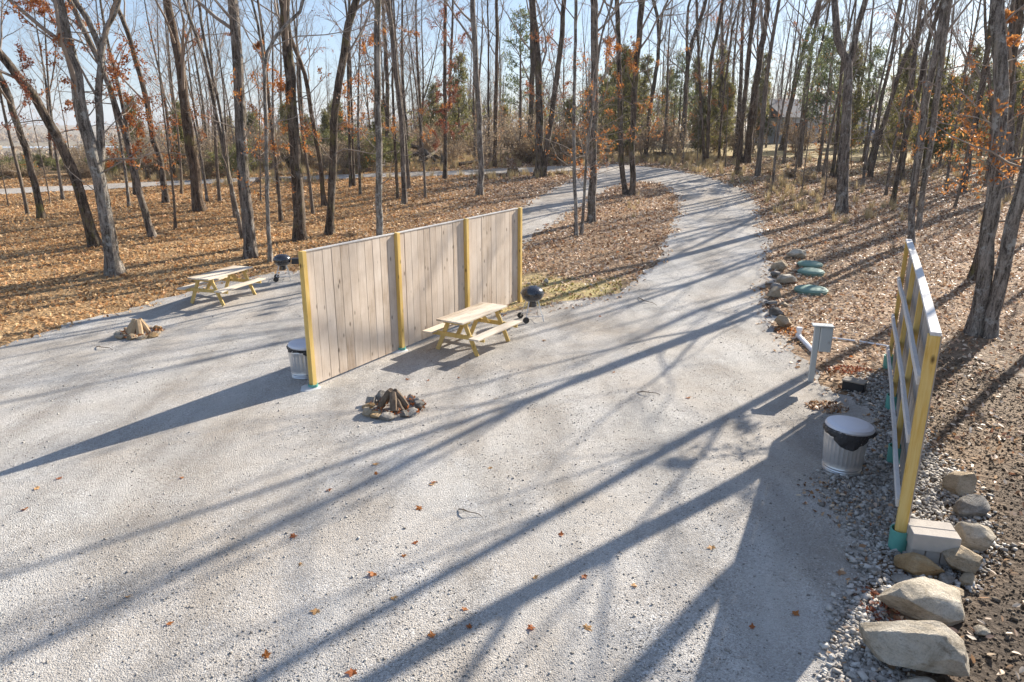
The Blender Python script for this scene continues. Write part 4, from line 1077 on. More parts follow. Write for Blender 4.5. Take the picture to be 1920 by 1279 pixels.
T('slim double tree in the middle distance behind the leaning dark tree', [([(658, 350), (655, 250), (653, 125), (655, 0)], 8, 5), ([(664, 346), (660, 219), (657, 120), (652, 40)], 5, 4)], 'bark_dark', 400, 'redleaf', (3, 10))
T('straight grey spotted tree rising right behind the fence', [([(713, 462), (711, 400), (710, 297), (708, 156), (708, 0)], 15, 12)], 'bark_pale', 100, 'orange', (3, 7), limb_z=7, low=14)
T('slim tree with a rusty clump right of the spotted tree', [([(758, 382), (755, 297), (752, 219), (743, 134), (736, 63), (727, 0)], 11, 9)], 'bark_grey', 600, 'orange', (3, 7))
T('thin dark stem beside the slim tree with the rusty clump', [([(746, 373), (741, 281), (736, 156), (738, 60)], 7, 4)], 'bark_dark', H=13)
T('dim upright tree behind the fallen logs at the left end', [([(724, 312), (727, 219), (725, 130), (720, 40)], 10, 7)], 'bark_brown')
T('slim dark oak still full of dull red leaves', [([(835, 335), (835, 250), (834, 125), (835, 0)], 9, 6)], 'bark_dark', 2600, 'redleaf', (1.5, 12), limb_z=3, n_limb=18, crown=.6, low=14)
T('smooth grey tree with a flared foot left of the road fork', [([(900, 366), (902, 297), (896, 188), (890, 78), (886, 0)], 14, 10)], 'bark_pale', limb_z=6)
T('straight slim tree behind the smooth grey one', [([(927, 313), (930, 188), (932, 63), (931, 0)], 9, 6)], 'bark_brown', limb_z=6)
T('very thin straight tree left of the slim straight one', [([(918, 300), (916, 200), (916, 94), (914, 0)], 5, 3)], 'bark_dark', H=14)
T('two thick stems joined at a broad foot at the road fork', [([(1010, 331), (1012, 219), (1007, 94), (999, 0)], 19, 12), ([(1018, 329), (1026, 272), (1038, 188), (1051, 94), (1057, 0)], 13, 9)], 'bark_dark', 900, 'rust', (4, 9))
T('stout dark tree left of the joined stems', [([(989, 295), (995, 240), (997, 180), (999, 90), (996, 0)], 13, 9)], 'bark_dark')
T('thin grey tree nearest the far end of the fence', [([(1081, 442), (1076, 281), (1077, 156), (1080, 0)], 8, 6)], 'bark_pale', 260, 'orange', (1.5, 7), low=16)
T('thin stem leaning right between the thin grey and the rough barked tree', [([(1091, 438), (1094, 388), (1101, 281), (1113, 188), (1126, 78), (1147, 6)], 7, 4)], 'bark_pale', 500, 'orange', (2.0, 4), low=16, H=13)
T('rough barked straight tree on the leafy island by the fence', [([(1108, 416), (1110, 375), (1113, 250), (1115, 94), (1113, 0)], 18, 14)], 'bark_grey', 300, 'orange', (1.5, 7), limb_z=6, low=14)
T('twin trunk tree growing from the tip of the leafy island', [([(1174, 366), (1166, 313), (1163, 219), (1160, 94), (1157, 0)], 12, 9), ([(1184, 364), (1187, 340), (1185, 266), (1191, 156), (1199, 63), (1204, 0)], 13, 11)], 'bark_dark', 1300, 'orange', (3, 8), limb_z=6, low=12)
T('dark tree with steep forked limbs beyond the bend of the drive', [([(1210, 295), (1219, 203), (1229, 141), (1235, 94), (1233, 40), (1225, 0)], 10, 6), ([(1235, 94), (1241, 31), (1252, 0)], 6, 4)], 'bark_dark')
T('leaning dark tree right of the steep forked tree', [([(1273, 298), (1282, 235), (1288, 141), (1298, 78), (1320, 16)], 12, 7), ([(1290, 130), (1288, 80), (1290, 20)], 7, 5)], 'bark_dark')
T('close pair of upright stems beyond the drive bend', [([(1320, 311), (1318, 250), (1312, 150), (1308, 60), (1306, 0)], 7, 5), ([(1326, 297), (1329, 219), (1332, 125), (1344, 63), (1356, 0)], 9, 6)], 'bark_brown', 250, 'rust', (5, 11))
T('thin tree right of the close pair beyond the bend', [([(1348, 298), (1354, 203), (1366, 109), (1374, 50)], 6, 4)], 'bark_brown', 200, 'rust', (4, 10))
T('slender tree with a thick stump like foot on the right verge', [([(1382, 326), (1388, 250), (1398, 156), (1407, 63), (1413, 0)], 9, 6)], 'bark_brown', limb_z=6)
T('broad trunk leaning right where the drive bends away', [([(1400, 306), (1407, 235), (1420, 141), (1432, 63), (1440, 5)], 17, 10), ([(1388, 306), (1392, 235), (1402, 141), (1408, 80)], 8, 5)], 'bark_brown', limb_z=6)
T('smooth grey tree with a wide Y fork right of the drive', [([(1577, 399), (1584, 281), (1590, 188), (1590, 122), (1574, 84), (1567, 31), (1565, 0)], 26, 12), ([(1590, 124), (1599, 94), (1609, 47), (1624, 0)], 13, 10)], 'bark_grey', limb_z=8, low=3)
T('dark stem pair just left of the grey Y forked tree', [([(1560, 332), (1568, 266), (1574, 188), (1580, 100)], 8, 5), ([(1568, 330), (1576, 260), (1585, 180)], 6, 4)], 'bark_dark')
T('leaning tree with orange leaves left of the Y fork', [([(1465, 282), (1481, 203), (1499, 125), (1515, 63), (1534, 6)], 11, 7), ([(1515, 63), (1530, 30), (1555, 0)], 6, 4)], 'bark_dark', 700, 'orange', (3, 9))
T('slim leaning tree beside the one with orange leaves', [([(1493, 295), (1509, 235), (1521, 172), (1534, 109), (1550, 40)], 6, 4)], 'bark_dark')
T('leaning dark tree right of the Y fork', [([(1624, 320), (1640, 266), (1656, 172), (1671, 109), (1684, 31)], 9, 6)], 'bark_dark')
T('long curved leaning tree crossing the right woods', [([(1631, 332), (1646, 266), (1671, 188), (1690, 125), (1715, 69), (1759, 0)], 10, 8)], 'bark_dark')
T('thin bent tree behind the far end of the right fence', [([(1673, 384), (1687, 313), (1700, 250), (1718, 194), (1731, 125), (1746, 63), (1762, 15)], 11, 7)], 'bark_dark', 200, 'orange', (3, 6))
T('pale twin stems rising behind the far end of the right fence', [([(1709, 458), (1709, 388), (1725, 281), (1737, 188), (1752, 109), (1771, 15)], 14, 13), ([(1722, 430), (1727, 380), (1743, 281), (1756, 188), (1768, 94), (1780, 0)], 12, 10)], 'bark_pale', 380, 'orange', (3, 7), limb_z=6)
T('dark tree with a flared foot on the right bank', [([(1806, 361), (1815, 297), (1831, 219), (1843, 156), (1856, 63), (1862, 0)], 14, 9)], 'bark_dark', 900, 'orange', (2, 7))
T('nearest big double trunk right of the right fence', [([(1828, 628), (1846, 513), (1858, 415), (1868, 337), (1873, 259), (1877, 190), (1874, 94), (1868, 0)], 30, 23), ([(1850, 638), (1869, 552), (1885, 482), (1905, 395), (1922, 340), (1948, 250), (1975, 150), (2010, 20)], 29, 20)], 'bark_pale', 420, 'orange', (3.0, 7), limb_z=6.5, low=10)
T('dark trunk hidden close behind the nearest double trunk', [([(1826, 524), (1842, 454), (1856, 380), (1868, 300), (1884, 200), (1900, 100), (1915, 0)], 20, 14)], 'bark_dark', 400, 'orange', (2, 7), limb_z=5.5)
T('thick tree at the right edge partly behind the double trunk', [([(1880, 372), (1890, 280), (1893, 188), (1898, 94), (1905, 0)], 22, 19)], 'bark_grey', 900, 'rust', (2, 8), limb_z=6)
T('slim dark stem left of the thick tree at the right edge', [([(1856, 318), (1859, 250), (1858, 180), (1850, 90), (1846, 0)], 8, 5)], 'bark_dark', 300, 'redleaf', (4, 9))
T('small slanting tree on the right bank beyond the fence', [([(1712, 300), (1722, 240), (1735, 180), (1748, 110)], 7, 4)], 'bark_dark')
T('low dark trunk at the right frame edge on the bank', [([(1930, 300), (1945, 230), (1958, 150), (1965, 60)], 15, 10)], 'bark_dark', 600, 'rust', (2, 8))
# trees just outside the frame whose shadows reach across the gravel
OUT = 'bare trees beyond the right edge of the view'
for i, (bx, by, hh, cr) in enumerate([(13.2, 13.4, 15, .45), (16.5, 15.0, 16, .5), (15.2, 18.8, 15, .4)]):
    g = np.random.default_rng(900 + i); zz = float(terr(bx, by)); P_ = np.array([[0, 0, -.1], [.15, .1, 3], [.5 * g.random(), .2, 6.5], [.6, .4 * g.random(), 10], [.9, .3, hh]]); Q_ = catmull(P_, 26)
    R_ = np.linspace(.125, .03, 26); a_, b_, c_ = tree_meshes([(Q_, R_)], g, 2, 5, 260, (4, 9), 5, 12, 12, None, 'bark_grey', 'rust', cr)
    root = empty('bare_tree', (bx, by, zz)); tag(root, 'bare tree beyond the right edge of the view, seen only by its shadow', 'tree', OUT)
    obj_from_mesh('trunk', a_, root); obj_from_mesh('crown', b_, root)
    if c_: obj_from_mesh('leaves', c_, root)

# ------------------------------------------------------------------ background woods
def copy_tree(src, loc, rz, s, label=None, group=None):
    r = src.copy(); COL.objects.link(r); r.location = tuple(float(v) for v in loc); r.rotation_euler = (0, 0, rz); r.scale = (s,) * 3
    if label: r['label'] = label
    if group: r['group'] = group
    for ch in list(src.children):
        c = ch.copy(); COL.objects.link(c); c.parent = r
    return r

def proto_tree(seed, H, r0, leaf=0, leafm='rust', crown=1.0, n_limb=12, limb_z=5, lean=.06, bark='bark_far', fork=False):
    g = np.random.default_rng(seed); n = 20; z = np.linspace(0, H, n)
    a = g.uniform(-lean, lean, 2); P = np.column_stack([a[0] * z + .12 * np.sin(z * .5 + g.uniform(0, 6)), a[1] * z + .12 * np.sin(z * .4 + g.uniform(0, 6)), z - .1]); P[:, :2] -= P[0, :2]
    R = r0 * (1 - (z / H) * .85); S = [(P, R)]
    if fork:
        i = 7; q = P[i:] + np.column_stack([np.linspace(0, 1, n - i) ** .8 * 2.2 * g.choice([-1, 1]), np.linspace(0, .8, n - i), np.zeros(n - i)]); S.append((q, R[i:] * .75))
    return tree_meshes(S, g, 1, limb_z, leaf, (2, 10), 5, 7, n_limb, None, bark, leafm, crown)

def conifer(seed, H, kind='cedar'):
    g = np.random.default_rng(seed); P = np.array([[0, 0, -.1], [0, 0, H * .5], [0, 0, H]], float); P = catmull(P, 12); R = np.linspace(.012 * H + .03, .015, 12)
    V, Fc = tubes(P[None], R[None], 7); tr_ = npmesh('trunk', V, Fc, M['bark_far'], True)
    open_ = kind == 'pine'
    nb = 46 if open_ else 75
    z0 = .35 if open_ else .06
    prof = (lambda t, q: (H * .20 * (1 - ((t - z0) / (1 - z0)) ** 1.3 * .75) * (.55 + .6 * q))) if open_ else (lambda t, q: H * .22 * (1.05 - t) ** .75 * (.6 + .5 * q) + .15)
    br = spawn(P[None], R[None], nb, z0, .98, prof, (60, 88) if open_ else (45, 75), 6, .08, .05 if open_ else .10, g, .4, .015)
    tw = spawn(*br, 7, .2, 1, lambda t, q: .30 + .35 * q, (30, 60), 3, .15, .05, g, .5, .01)
    V, Fc = join([tubes(*br, 4), tubes(*tw, 3)]); limbs_ = npmesh('limbs', V, Fc, M['bark_far'])
    per = 6 if open_ else 7; Pt = tw[0]; B = len(Pt); t = g.random((B, per)); p, d, _ = at_t(Pt, tw[1], t); p = p.reshape(-1, 3); p += g.normal(0, .10 if open_ else .09, p.shape)
    n = len(p); s = g.uniform(.10, .20, n) * (1.0 if open_ else 1.0)
    Rm = rotmats(g.uniform(0, 6.28, n), g.uniform(0, 6.28, n), g.uniform(0, 6.28, n))
    tri = np.array([(-.5, -.10, 0), (.5, -.06, .05), (.45, .12, 0), (-.4, .14, .05)])
    Vv = (np.einsum('nij,kj->nki', Rm, tri) * s[:, None, None] * 1.5 + p[:, None]).reshape(-1, 3); Ff = np.arange(4 * n).reshape(-1, 4)
    return tr_, limbs_, npmesh('crown', Vv, Ff, M['pine' if open_ else 'cedar'])

def shrub(seed, H, m, dens=26, leafn=9, spread=.55):
    g = np.random.default_rng(seed); k = 6; n = 16
    base = np.zeros((n, 3)); base[:, :2] = g.normal(0, H * .12, (n, 2)); d = normz(np.column_stack([g.normal(0, spread, (n, 2)), np.ones(n)])); pts = [base]; c = base
    for _ in range(k - 1): d = normz(d + g.normal(0, .14, d.shape)); c = c + d * (H / (k - 1)) * g.uniform(.7, 1.05, (n, 1)); pts.append(c)
    P = np.stack(pts, 1); R = .008 * H * np.ones((n, k)) * np.linspace(1, .3, k)
    b = spawn(P, R, 8, .15, 1, lambda t, q: H * (.15 + .22 * q), (25, 60), 4, .18, .05, g, .6, .012); tw = spawn(*b, 5, .2, 1, lambda t, q: H * (.06 + .1 * q), (25, 60), 3, .2, .0, g, .7, .01)
    V, Fc = join([tubes(P, R, 4), tubes(*b, 3), tubes(*tw, 3)]); st = npmesh('stems', V, Fc, M['twig'])
    if not leafn: return st, None
    p, _, _ = at_t(tw[0], tw[1], g.random((len(tw[0]), leafn))); p = p.reshape(-1, 3) + g.normal(0, .05, (len(tw[0]) * leafn, 3)); p[:, 2] = np.abs(p[:, 2])
    return st, leaves_mesh('foliage', p, np.full(len(p), .10), m, 1.2)

def inst(name, meshes, names, label, cat, group, loc, rz, s):
    r = empty(name, loc, rz); r.scale = (s,) * 3; tag(r, label, cat, group)
    for me, nm in zip(meshes, names):
        if me is not None: obj_from_mesh(nm, me, r)
    return r

def free(x_, y_, m=1.2):
    q = np.array([(a, c) for a in (-m, 0, m) for c in (-m, 0, m)]); X9 = x_ + q[:, 0]; Y9 = y_ + q[:, 1]
    return not ((inpoly(X9, Y9, PAD) & ~inpoly(X9, Y9, ISL)) | inpoly(X9, Y9, TRK)).any()

PT = [proto_tree(100 + i, H, r0, lf_, lm_, cr, nl, lz, bark=bk, fork=fk) for i, (H, r0, lf_, lm_, cr, nl, lz, bk, fk) in enumerate([
    (17, .17, 0, 'rust', 1, 12, 6, 'bark_far', False), (15, .14, 0, 'rust', 1, 12, 5, 'bark_brown', True), (18, .20, 300, 'rust', 1, 13, 7, 'bark_dark', False),
    (14, .11, 0, 'rust', .8, 12, 4, 'bark_far', False), (16, .15, 700, 'redleaf', .9, 12, 4, 'bark_dark', False), (13, .09, 0, 'rust', .7, 11, 4, 'bark_grey', False), (12, .07, 500, 'orange', .7, 12, 2.5, 'bark_far', False)])]
protos = {}
def put(kind, i, meshes, names, *a):
    if (kind, i) not in protos: protos[(kind, i)] = inst(*((kind,) + (meshes, names) + a)); return protos[(kind, i)]
    label, cat, group, loc, rz, s = a; return copy_tree(protos[(kind, i)], loc, rz, s)
g = random.Random(42); cnt = 0
while cnt < 112:
    px = g.uniform(-120, 2040); d_ = 40 + 62 * g.random() ** .8; x_ = (px - 960) / F * d_; y_ = d_
    if px < 300 and d_ > 46 and g.random() < .85: continue
    if px < 640 and g.random() < .35: continue
    if not free(x_, y_, 1.5): continue
    if y_ < 46 and px > 500 and px < 1400: continue
    i = g.randrange(7); put('woodland_tree', i, PT[i], ('trunk', 'crown', 'leaves'), 'slender bare tree in the thick of the woods behind the drive', 'tree', 'bare trees of the woods behind the drive', (x_, y_, float(terr(x_, y_)) - .05), g.uniform(0, 6.28), g.uniform(.75, 1.1)); cnt += 1
for px, d_, i, s_, in [(60, 34, 3, .8), (130, 40, 5, 1.0), (250, 36, 5, .9), (330, 30, 6, .8), (420, 38, 3, .9), (445, 33, 5, .75), (530, 41, 5, 1.0), (590, 34, 3, .75), (680, 40, 5, .95), (770, 42, 3, 1.0), (350, 42, 6, 1.0), (20, 42, 5, 1.0), (800, 38, 5, .8), (1440, 40, 5, .9), (1530, 44, 3, .9), (1605, 42, 5, 1.0), (1650, 38, 5, .8), (1695, 44, 3, 1.0), (1760, 40, 5, .9), (1780, 34, 6, .8), (1830, 42, 3, 1.0), (1900, 38, 5, .9), (1985, 33, 3, 1.0), (2060, 30, 0, .9), (1950, 45, 0, .9)]:
    x_ = (px - 960) / F * d_
    if free(x_, d_, .5): put('woodland_tree', i, PT[i], ('trunk', 'crown', 'leaves'), 'slender bare tree in the thick of the woods behind the drive', 'tree', 'bare trees of the woods behind the drive', (x_, d_, float(terr(x_, d_)) - .05), g.uniform(0, 6.28), s_)
SP = [proto_tree(300 + i, H, r0, lf_, 'orange', .38, 10, 2, lean=.12) for i, (H, r0, lf_) in enumerate([(7, .035, 0), (9, .045, 0), (6, .03, 260), (8, .04, 160)])]
cnt = 0
while cnt < 92:
    px = g.uniform(-60, 2000); d_ = 36 + 55 * g.random(); x_ = (px - 960) / F * d_; y_ = d_
    if (px < 330 and d_ > 45) or not free(x_, y_, 1.0): continue
    if y_ < 44 and 500 < px < 1380: continue
    i = g.randrange(4); put('sapling', i, SP[i], ('trunk', 'crown', 'leaves'), 'thin sapling among the trunks at the wood edge', 'sapling', 'thin saplings at the wood edge', (x_, y_, float(terr(x_, y_)) - .05), g.uniform(0, 6.28), g.uniform(.7, 1.15)); cnt += 1
CN = [(conifer(400, 6.5), 'cedar'), (conifer(401, 5.0), 'cedar'), (conifer(402, 8.0), 'cedar'), (conifer(403, 11, 'pine'), 'pine'), (conifer(404, 9, 'pine'), 'pine')]
def cz(px, d_, i, s):
    x_ = (px - 960) / F * d_
    if not free(x_, d_, 1.5): return
    kd = CN[i][1]; put(kd + '_tree', i, CN[i][0], ('trunk', 'limbs', 'crown'), 'bushy olive green cedar under the bare trees behind the drive' if kd == 'cedar' else 'taller dark green pine among the bare trees behind the drive', 'cedar' if kd == 'cedar' else 'pine', 'green cedars in the woods' if kd == 'cedar' else 'pines in the woods', (x_, d_, float(terr(x_, d_)) - .05), g.uniform(0, 6.28), s)
for _ in range(15): cz(g.uniform(1100, 1480), g.uniform(56, 84), g.choice((0, 0, 1, 2)), g.uniform(.8, 1.15))
for _ in range(12): cz(g.uniform(1480, 1960), g.uniform(52, 82), g.choice((0, 2, 3, 4)), g.uniform(.75, 1.05))
for _ in range(14): cz(g.uniform(560, 1100), g.uniform(62, 92), g.choice((0, 1, 2, 1)), g.uniform(.7, 1.0))
for _ in range(8): cz(g.uniform(260, 560), g.uniform(56, 80), g.choice((0, 1)), g.uniform(.6, .9))
for px, d_, i, s in [(975, 60, 3, 1.0), (865, 64, 2, 1.0), (1520, 50, 4, .95), (1485, 52, 3, .85), (1600, 56, 4, .9), (1560, 54, 2, 1.0), (1660, 55, 2, .95), (1710, 52, 0, 1.1), (1770, 56, 2, 1.0), (1740, 50, 0, .9), (1810, 60, 3, .9), (1260, 66, 4, .9), (1330, 64, 2, 1.0), (1170, 62, 2, 1.0), (1150, 66, 0, 1.1)]: cz(px, d_, i, s)
SH = [(shrub(500, 2.2, M['brushleaf'], leafn=5), 'b'), (shrub(501, 1.6, M['brushleaf'], leafn=7), 'b'), (shrub(502, 3.0, M['brushleaf'], leafn=3, spread=.4), 'b'), (shrub(503, 2.4, M['greenbrush'], leafn=12), 'g'), (shrub(504, 1.8, M['greenbrush'], leafn=14, spread=.7), 'g')]
def sz(px, d_, i, s):
    x_ = (px - 960) / F * d_
    if not free(x_, d_, .6): return
    b_ = SH[i][1] == 'b'; put('bramble_bush' if b_ else 'evergreen_bush', i, SH[i][0], ('stems', 'foliage'), 'brown leafless brush along the far edge of the clearing' if b_ else 'olive green bush along the far edge of the clearing', 'bush', 'brown brush at the wood edge' if b_ else 'green bushes at the wood edge', (x_, d_, float(terr(x_, d_)) - .05), g.uniform(0, 6.28), s)
for _ in range(64): sz(g.uniform(150, 1960), g.uniform(56, 74) , g.choice((0, 1, 2, 0, 2)), g.uniform(.8, 1.4))
for _ in range(40): sz(g.uniform(120, 1100), g.uniform(50, 62), g.choice((0, 1, 2, 3)), g.uniform(.7, 1.2))
for _ in range(26): sz(g.uniform(-60, 260), g.uniform(50, 58), g.choice((3, 4, 0, 1)), g.uniform(.35, .75))
for _ in range(6): sz(g.uniform(1420, 1560), g.uniform(40, 50), g.choice((0, 1)), g.uniform(.25, .45))

# the mass of far-off woods nobody could count
g2_ = np.random.default_rng(77); n = 1000; px = g2_.uniform(240, 2300, n); d_ = g2_.uniform(100, 190, n); x_ = (px - 960) / F * d_; Hh = g2_.uniform(6, 11, n) * np.where(px < 700, .8, 1)
P = np.zeros((n, 5, 3)); P[:, :, 0] = x_[:, None] + np.cumsum(g2_.normal(0, .25, (n, 5)), 1); P[:, :, 1] = d_[:, None]; P[:, :, 2] = terr(x_, d_)[:, None] + Hh[:, None] * np.linspace(0, 1, 5)
R = .10 * np.linspace(1, .3, 5)[None] * g2_.uniform(.5, 1.2, (n, 1)); b1 = spawn(P, R, 9, .25, 1, lambda t, q: 1.5 + 2 * q, (25, 60), 4, .15, .1, g2_, .6, .02); b2 = spawn(*b1, 5, .2, 1, lambda t, q: .8 + 1 * q, (25, 60), 3, .15, .05, g2_, .7, .03)
V, Fc = join([tubes(P, R, 4), tubes(*b1, 3), tubes(*b2, 3)]); o = obj_from_mesh('distant_woods', npmesh('distant_woods', V, Fc, M['bark_far'])); tag(o, 'far off mass of bare woods filling the gaps between the trunks', 'woods', None, 'stuff')
m_ = 60000; w_ = g2_.integers(0, len(b2[0]), m_); p, _, _ = at_t(b2[0][w_], b2[1][w_], g2_.random((m_, 1))); p = p[:, 0] + g2_.normal(0, .3, (m_, 3)); lowk = (p[:, 2] < terr(p[:, 0], p[:, 1]) + 3.5 + 2.5 * g2_.random(m_)) ; p = p[lowk]
o = obj_from_mesh('distant_undergrowth', leaves_mesh('distant_undergrowth', p, np.full(len(p), .5), M['greenbrush'], 1.2)); tag(o, 'far off olive undergrowth below the distant bare woods', 'undergrowth', None, 'stuff')
# tree belt on the far valley hills
n = 2600; x_ = g2_.uniform(-900, -60, n); d_ = g2_.uniform(330, 1300, n); k_ = (np.abs(d_ - 655) > 60); x_ = x_[k_]; d_ = d_[k_]; n = len(x_)
band = np.sin(d_ * .021 + np.sin(x_ * .01) * 2) > .2; x_ = x_[band]; d_ = d_[band]; n = len(x_)
V = []; 
cz_ = terr(x_, d_); m_ = n * 26; ii = np.repeat(np.arange(n), 26); p = np.column_stack([x_[ii] + g2_.normal(0, 6, m_), d_[ii] + g2_.normal(0, 6, m_), cz_[ii] + np.abs(g2_.normal(0, 2.4, m_))])
o = obj_from_mesh('valley_woods', leaves_mesh('valley_woods', p, np.full(m_, 3.6), M['brushleaf'], 1.2)); tag(o, 'brown woods scattered over the far valley', 'woods', None, 'stuff')

# tufts of dry grass and weeds at the wood edge
def tufts(name, pts, H, m, label, nb=34):
    n = len(pts) * nb; c = np.repeat(pts, nb, 0); a = rng.uniform(0, 6.28, n); sp = rng.uniform(.05, .45, n); h = H * rng.uniform(.5, 1.1, n)
    b = c + np.column_stack([np.cos(a), np.sin(a), np.zeros(n)]) * rng.random((n, 1)) * H * .25
    tip = b + np.column_stack([np.cos(a) * sp * h, np.sin(a) * sp * h, h]); sd = np.column_stack([-np.sin(a), np.cos(a), np.zeros(n)]) * (.008 + H * .008)
    V = np.stack([b - sd, b + sd, tip], 1).reshape(-1, 3); o = obj_from_mesh(name, npmesh(name, V, np.arange(3 * n).reshape(-1, 3), m)); tag(o, label, 'grass', None, 'stuff')
pts = []
for _ in range(1500):
    px = g.uniform(200, 1900); d_ = g.uniform(46, 62) if px < 1350 else g.uniform(30, 58); x_ = (px - 960) / F * d_
    if free(x_, d_, .3) and (px < 1350 or g.random() < .35): pts.append((x_, d_, float(terr(x_, d_))))
tufts('dry_grass', np.array(pts), .55, M['drygrass'], 'straw coloured dry grass along the edge of the woods')
pts = [tuple(gp(*p)) for p in [(1185 + random.gauss(0, 6), 385 + random.gauss(0, 10)) for _ in range(6)] + [(1465 + random.gauss(0, 26), 345 + random.gauss(0, 22)) for _ in range(60)] + [(1490 + random.gauss(0, 14), 395 + random.gauss(0, 12)) for _ in range(14)]]
tufts('dry_grass', np.array(pts), .32, M['drygrass'], 'tufts of dry grass beside the right verge of the drive', 26)
pts = np.array([tuple(gp(random.uniform(975, 1170), random.uniform(522, 578))) for _ in range(200)]); k = inpoly(pts[:, 0], pts[:, 1], ISLR)
M['mossgrass'] = m_leaf('yellow_green_moss', [(0, (.22, .20, .045)), (.5, (.38, .32, .08)), (1, (.55, .45, .16))], .25)
tufts('moss_grass', pts[k], .055, M['mossgrass'], 'yellow green grass between the far fence post and the grill', 40)

# ------------------------------------------------------------------ fallen wood, stump, house and things in the woods
def log_(pts, r, label, m='bark_dark', name='fallen_log', group='fallen logs and limbs behind the track'):
    P = np.array([gp(px, py) + np.array([0, 0, z_]) for px, py, z_ in pts]); o0 = P[0].copy(); Q_ = catmull(P - o0, 12); R = np.linspace(r, r * .55, 12)
    V, Fc = tubes(Q_[None], R[None], 9, (1 + rng.normal(0, .05, (1, 12, 9)))); caps = [np.arange(9)[::-1][None], (np.arange(9) + 11 * 9)[None]]
    o = obj_from_mesh(name, npmesh(name, V, [Fc] + caps, M[m], True), None, o0); tag(o, label, 'log', group if name == 'fallen_log' else None)
log_([(735, 303, .25), (770, 300, .35), (800, 300, .5), (835, 306, .2)], .22, 'long dark log lying level behind the gravel track')
log_([(762, 292, .9), (790, 297, .8), (822, 310, .15)], .20, 'dark log sloping down to the right across the log heap')
log_([(780, 310, .15), (805, 306, .5), (830, 296, 1.0)], .16, 'thin dark limb sloping up to the right across the log heap')
log_([(745, 288, 1.1), (775, 292, .9), (800, 303, .3)], .12, 'thinnest crooked limb on top of the log heap')
log_([(792, 314, .15), (830, 312, .2), (828, 300, .7)], .2, 'short root end of a log at the right of the log heap')
log_([(675, 305, .15), (700, 309, .15), (718, 312, .1)], .12, 'small log lying left of the log heap')
log_([(858, 312, .15), (885, 308, .15), (905, 303, .2)], .14, 'brown log lying right of the log heap')
log_([(1030, 292, .15), (1070, 293, .2), (1100, 292, .15)], .2, 'dark log lying beyond the road fork')
log_([(1225, 291, .15), (1262, 292, .15)], .18, 'dark log lying beyond the bend of the drive')
log_([(480, 343, .15), (510, 341, .2), (545, 340, .15)], .16, 'pale brown log lying along the track at the left', 'bark_pale')
def stump(px, py, r, h, label):
    c = gp(px, py); V = MB().lathe([(r * 1.5, -.05), (r * 1.15, .12), (r, h * .6), (r * .95, h), (.001, h + .02)], 14, mod=lambda t, i: 1 + .08 * math.sin(3 * t + i)); o = V.build('tree_stump', M['bark_brown'], None, True, loc=c); tag(o, label, 'stump', 'stumps and short posts by the drive')
stump(958, 327, .26, .38, 'short brown stump by the road fork'); stump(966, 324, .2, .3, 'smaller stump right of the short brown stump at the fork'); stump(1383, 327, .22, .45, 'low stump at the foot of the slender tree on the right verge')

def house(px, d_, Wd, Dp, Hh, rz, label):
    x_ = (px - 960) / F * d_; z_ = float(terr(x_, d_)); root = empty('house', (x_, d_, z_), rz); tag(root, label, 'house')
    MB().box((0, 0, Hh / 2), (Wd, Dp, Hh)).build('wall', M['siding'], root)
    mb = MB(); rh = Dp * .28; e = .4
    A = [(-Wd / 2 - e, -Dp / 2 - e, Hh), (Wd / 2 + e, -Dp / 2 - e, Hh), (Wd / 2 + e, Dp / 2 + e, Hh), (-Wd / 2 - e, Dp / 2 + e, Hh), (-Wd / 2 - e, 0, Hh + rh), (Wd / 2 + e, 0, Hh + rh)]
    mb.add(A, [(0, 1, 5, 4), (2, 3, 4, 5), (0, 4, 3), (1, 2, 5), (0, 3, 2, 1)]); rf = mb.build('roof', M['roofing'], root)
    MB().box((Wd * .25, .6, Hh + rh + .1), (.6, .6, 1.2)).build('chimney', M['brownwall'], rf)
    for k in range(3):
        xx_ = -Wd * .33 + k * Wd * .27
        if k == 1:
            d0 = MB().box((xx_, -Dp / 2 - .03, 1.05), (1.0, .08, 2.1)).build('door', M['brownwall'], root); continue
        fr = MB().box((xx_, -Dp / 2 - .02, 1.6), (1.5, .06, 1.3)).build('window', M['pvc'], root)
        MB().box((xx_, -Dp / 2 - .06, 1.6), (1.25, .03, 1.05)).build('pane', M['glass'], fr)
    return root
house(1492, 84, 11, 7, 2.7, .25, 'white sided house with a grey roof glimpsed through the woods at the right')
house(1800, 92, 12, 7, 2.6, -.2, 'long low house with a dark roof far behind the right bank')
x_ = (1388 - 960) / F * 80; 
c = gp(1543, 266); root = empty('metal_barrel', c); tag(root, 'rusty red barrel standing in the far clearing at the right', 'barrel')
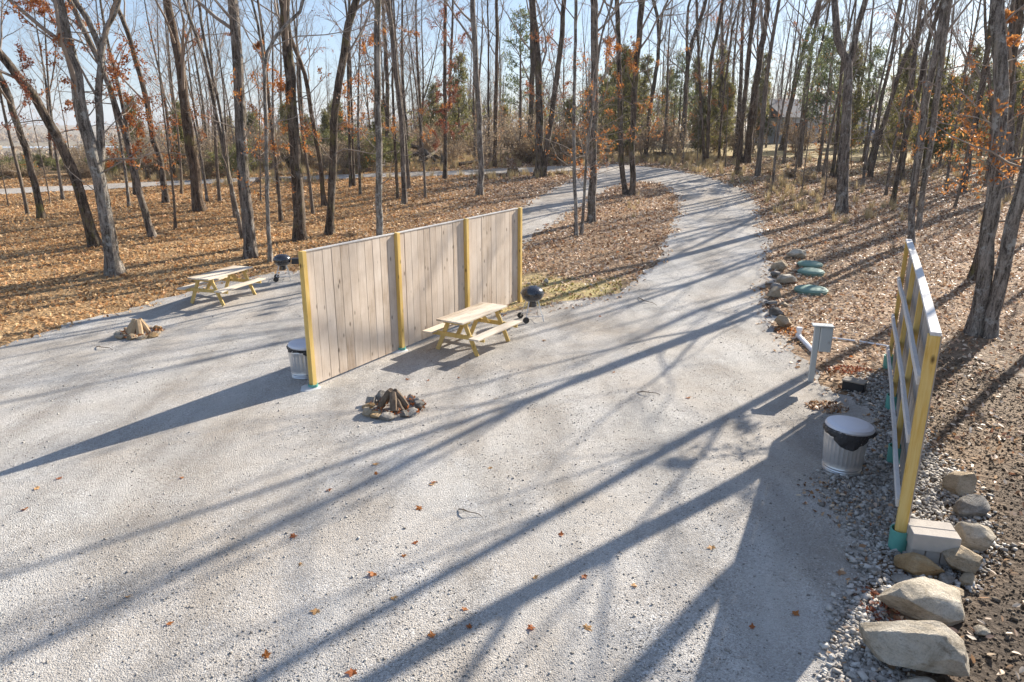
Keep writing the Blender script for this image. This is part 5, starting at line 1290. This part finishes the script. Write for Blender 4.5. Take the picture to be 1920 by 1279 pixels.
MB().lathe([(.001, 0), (.33, 0), (.33, .3), (.35, .32), (.33, .34), (.33, .62), (.35, .64), (.33, .66), (.33, .95), (.31, .96), (.001, .93)], 24).build('drum', M['redpaint'], root, True)
MB().lathe([(.33, .95), (.345, .96), (.345, .985), (.32, .985)], 24).build('rim', M['redpaint'], root, True)
# small car glimpsed beyond the trunks
x_ = (1622 - 960) / F * 80; root = empty('parked_car', (x_, 80, float(terr(x_, 80))), .3); tag(root, 'pale blue car parked beyond the woods at the right', 'car')
prof = [(-2.1, .35), (-2.15, .75), (-2.0, .95), (-1.3, 1.0), (-.8, 1.45), (.7, 1.45), (1.3, 1.0), (2.0, .9), (2.15, .65), (2.1, .35)]
mb = MB(); nP = len(prof); V = [(a, -.85, b) for a, b in prof] + [(a, .85, b) for a, b in prof]; mb.add(V, [tuple(range(nP)), tuple(range(nP, 2 * nP))[::-1]] + [(i, (i + 1) % nP, nP + (i + 1) % nP, nP + i) for i in range(nP)]); mb.build('body', M['carpaint'], root, bevel=.05)
MB().box((-.05, 0, 1.22), (1.6, 1.715, .30)).build('window', M['glass'], root, bevel=.03)
for sx_ in (-1.3, 1.3):
    for sy_ in (-.8, .8): MB().lathe([(.001, -.1), (.2, -.11), (.33, -.1), (.33, .1), (.2, .11), (.001, .1)], 20, (sx_, sy_, .33), R=Matrix.Rotation(math.pi / 2, 3, 'X')).build('wheel', M['blackplastic'], root, True)

# ------------------------------------------------------------------ the air between here and the valley
V0 = (-1700, -20, -16); V1 = (1700, 1750, 40)
mb = MB(); mb.box([(a + c) / 2 for a, c in zip(V0, V1)], [c - a for a, c in zip(V0, V1)])
hm = bpy.data.materials.new('thin_air'); hm.use_nodes = True; hn = hm.node_tree; hn.nodes.remove(hn.nodes['Principled BSDF'])
pv = hn.nodes.new('ShaderNodeVolumePrincipled'); pv.inputs['Density'].default_value = .00022; pv.inputs['Color'].default_value = (.86, .91, 1, 1); pv.inputs['Anisotropy'].default_value = .2
hn.links.new(pv.outputs[0], hn.nodes['Material Output'].inputs['Volume'])
hz = mb.build('haze', hm); tag(hz, kind='stuff')
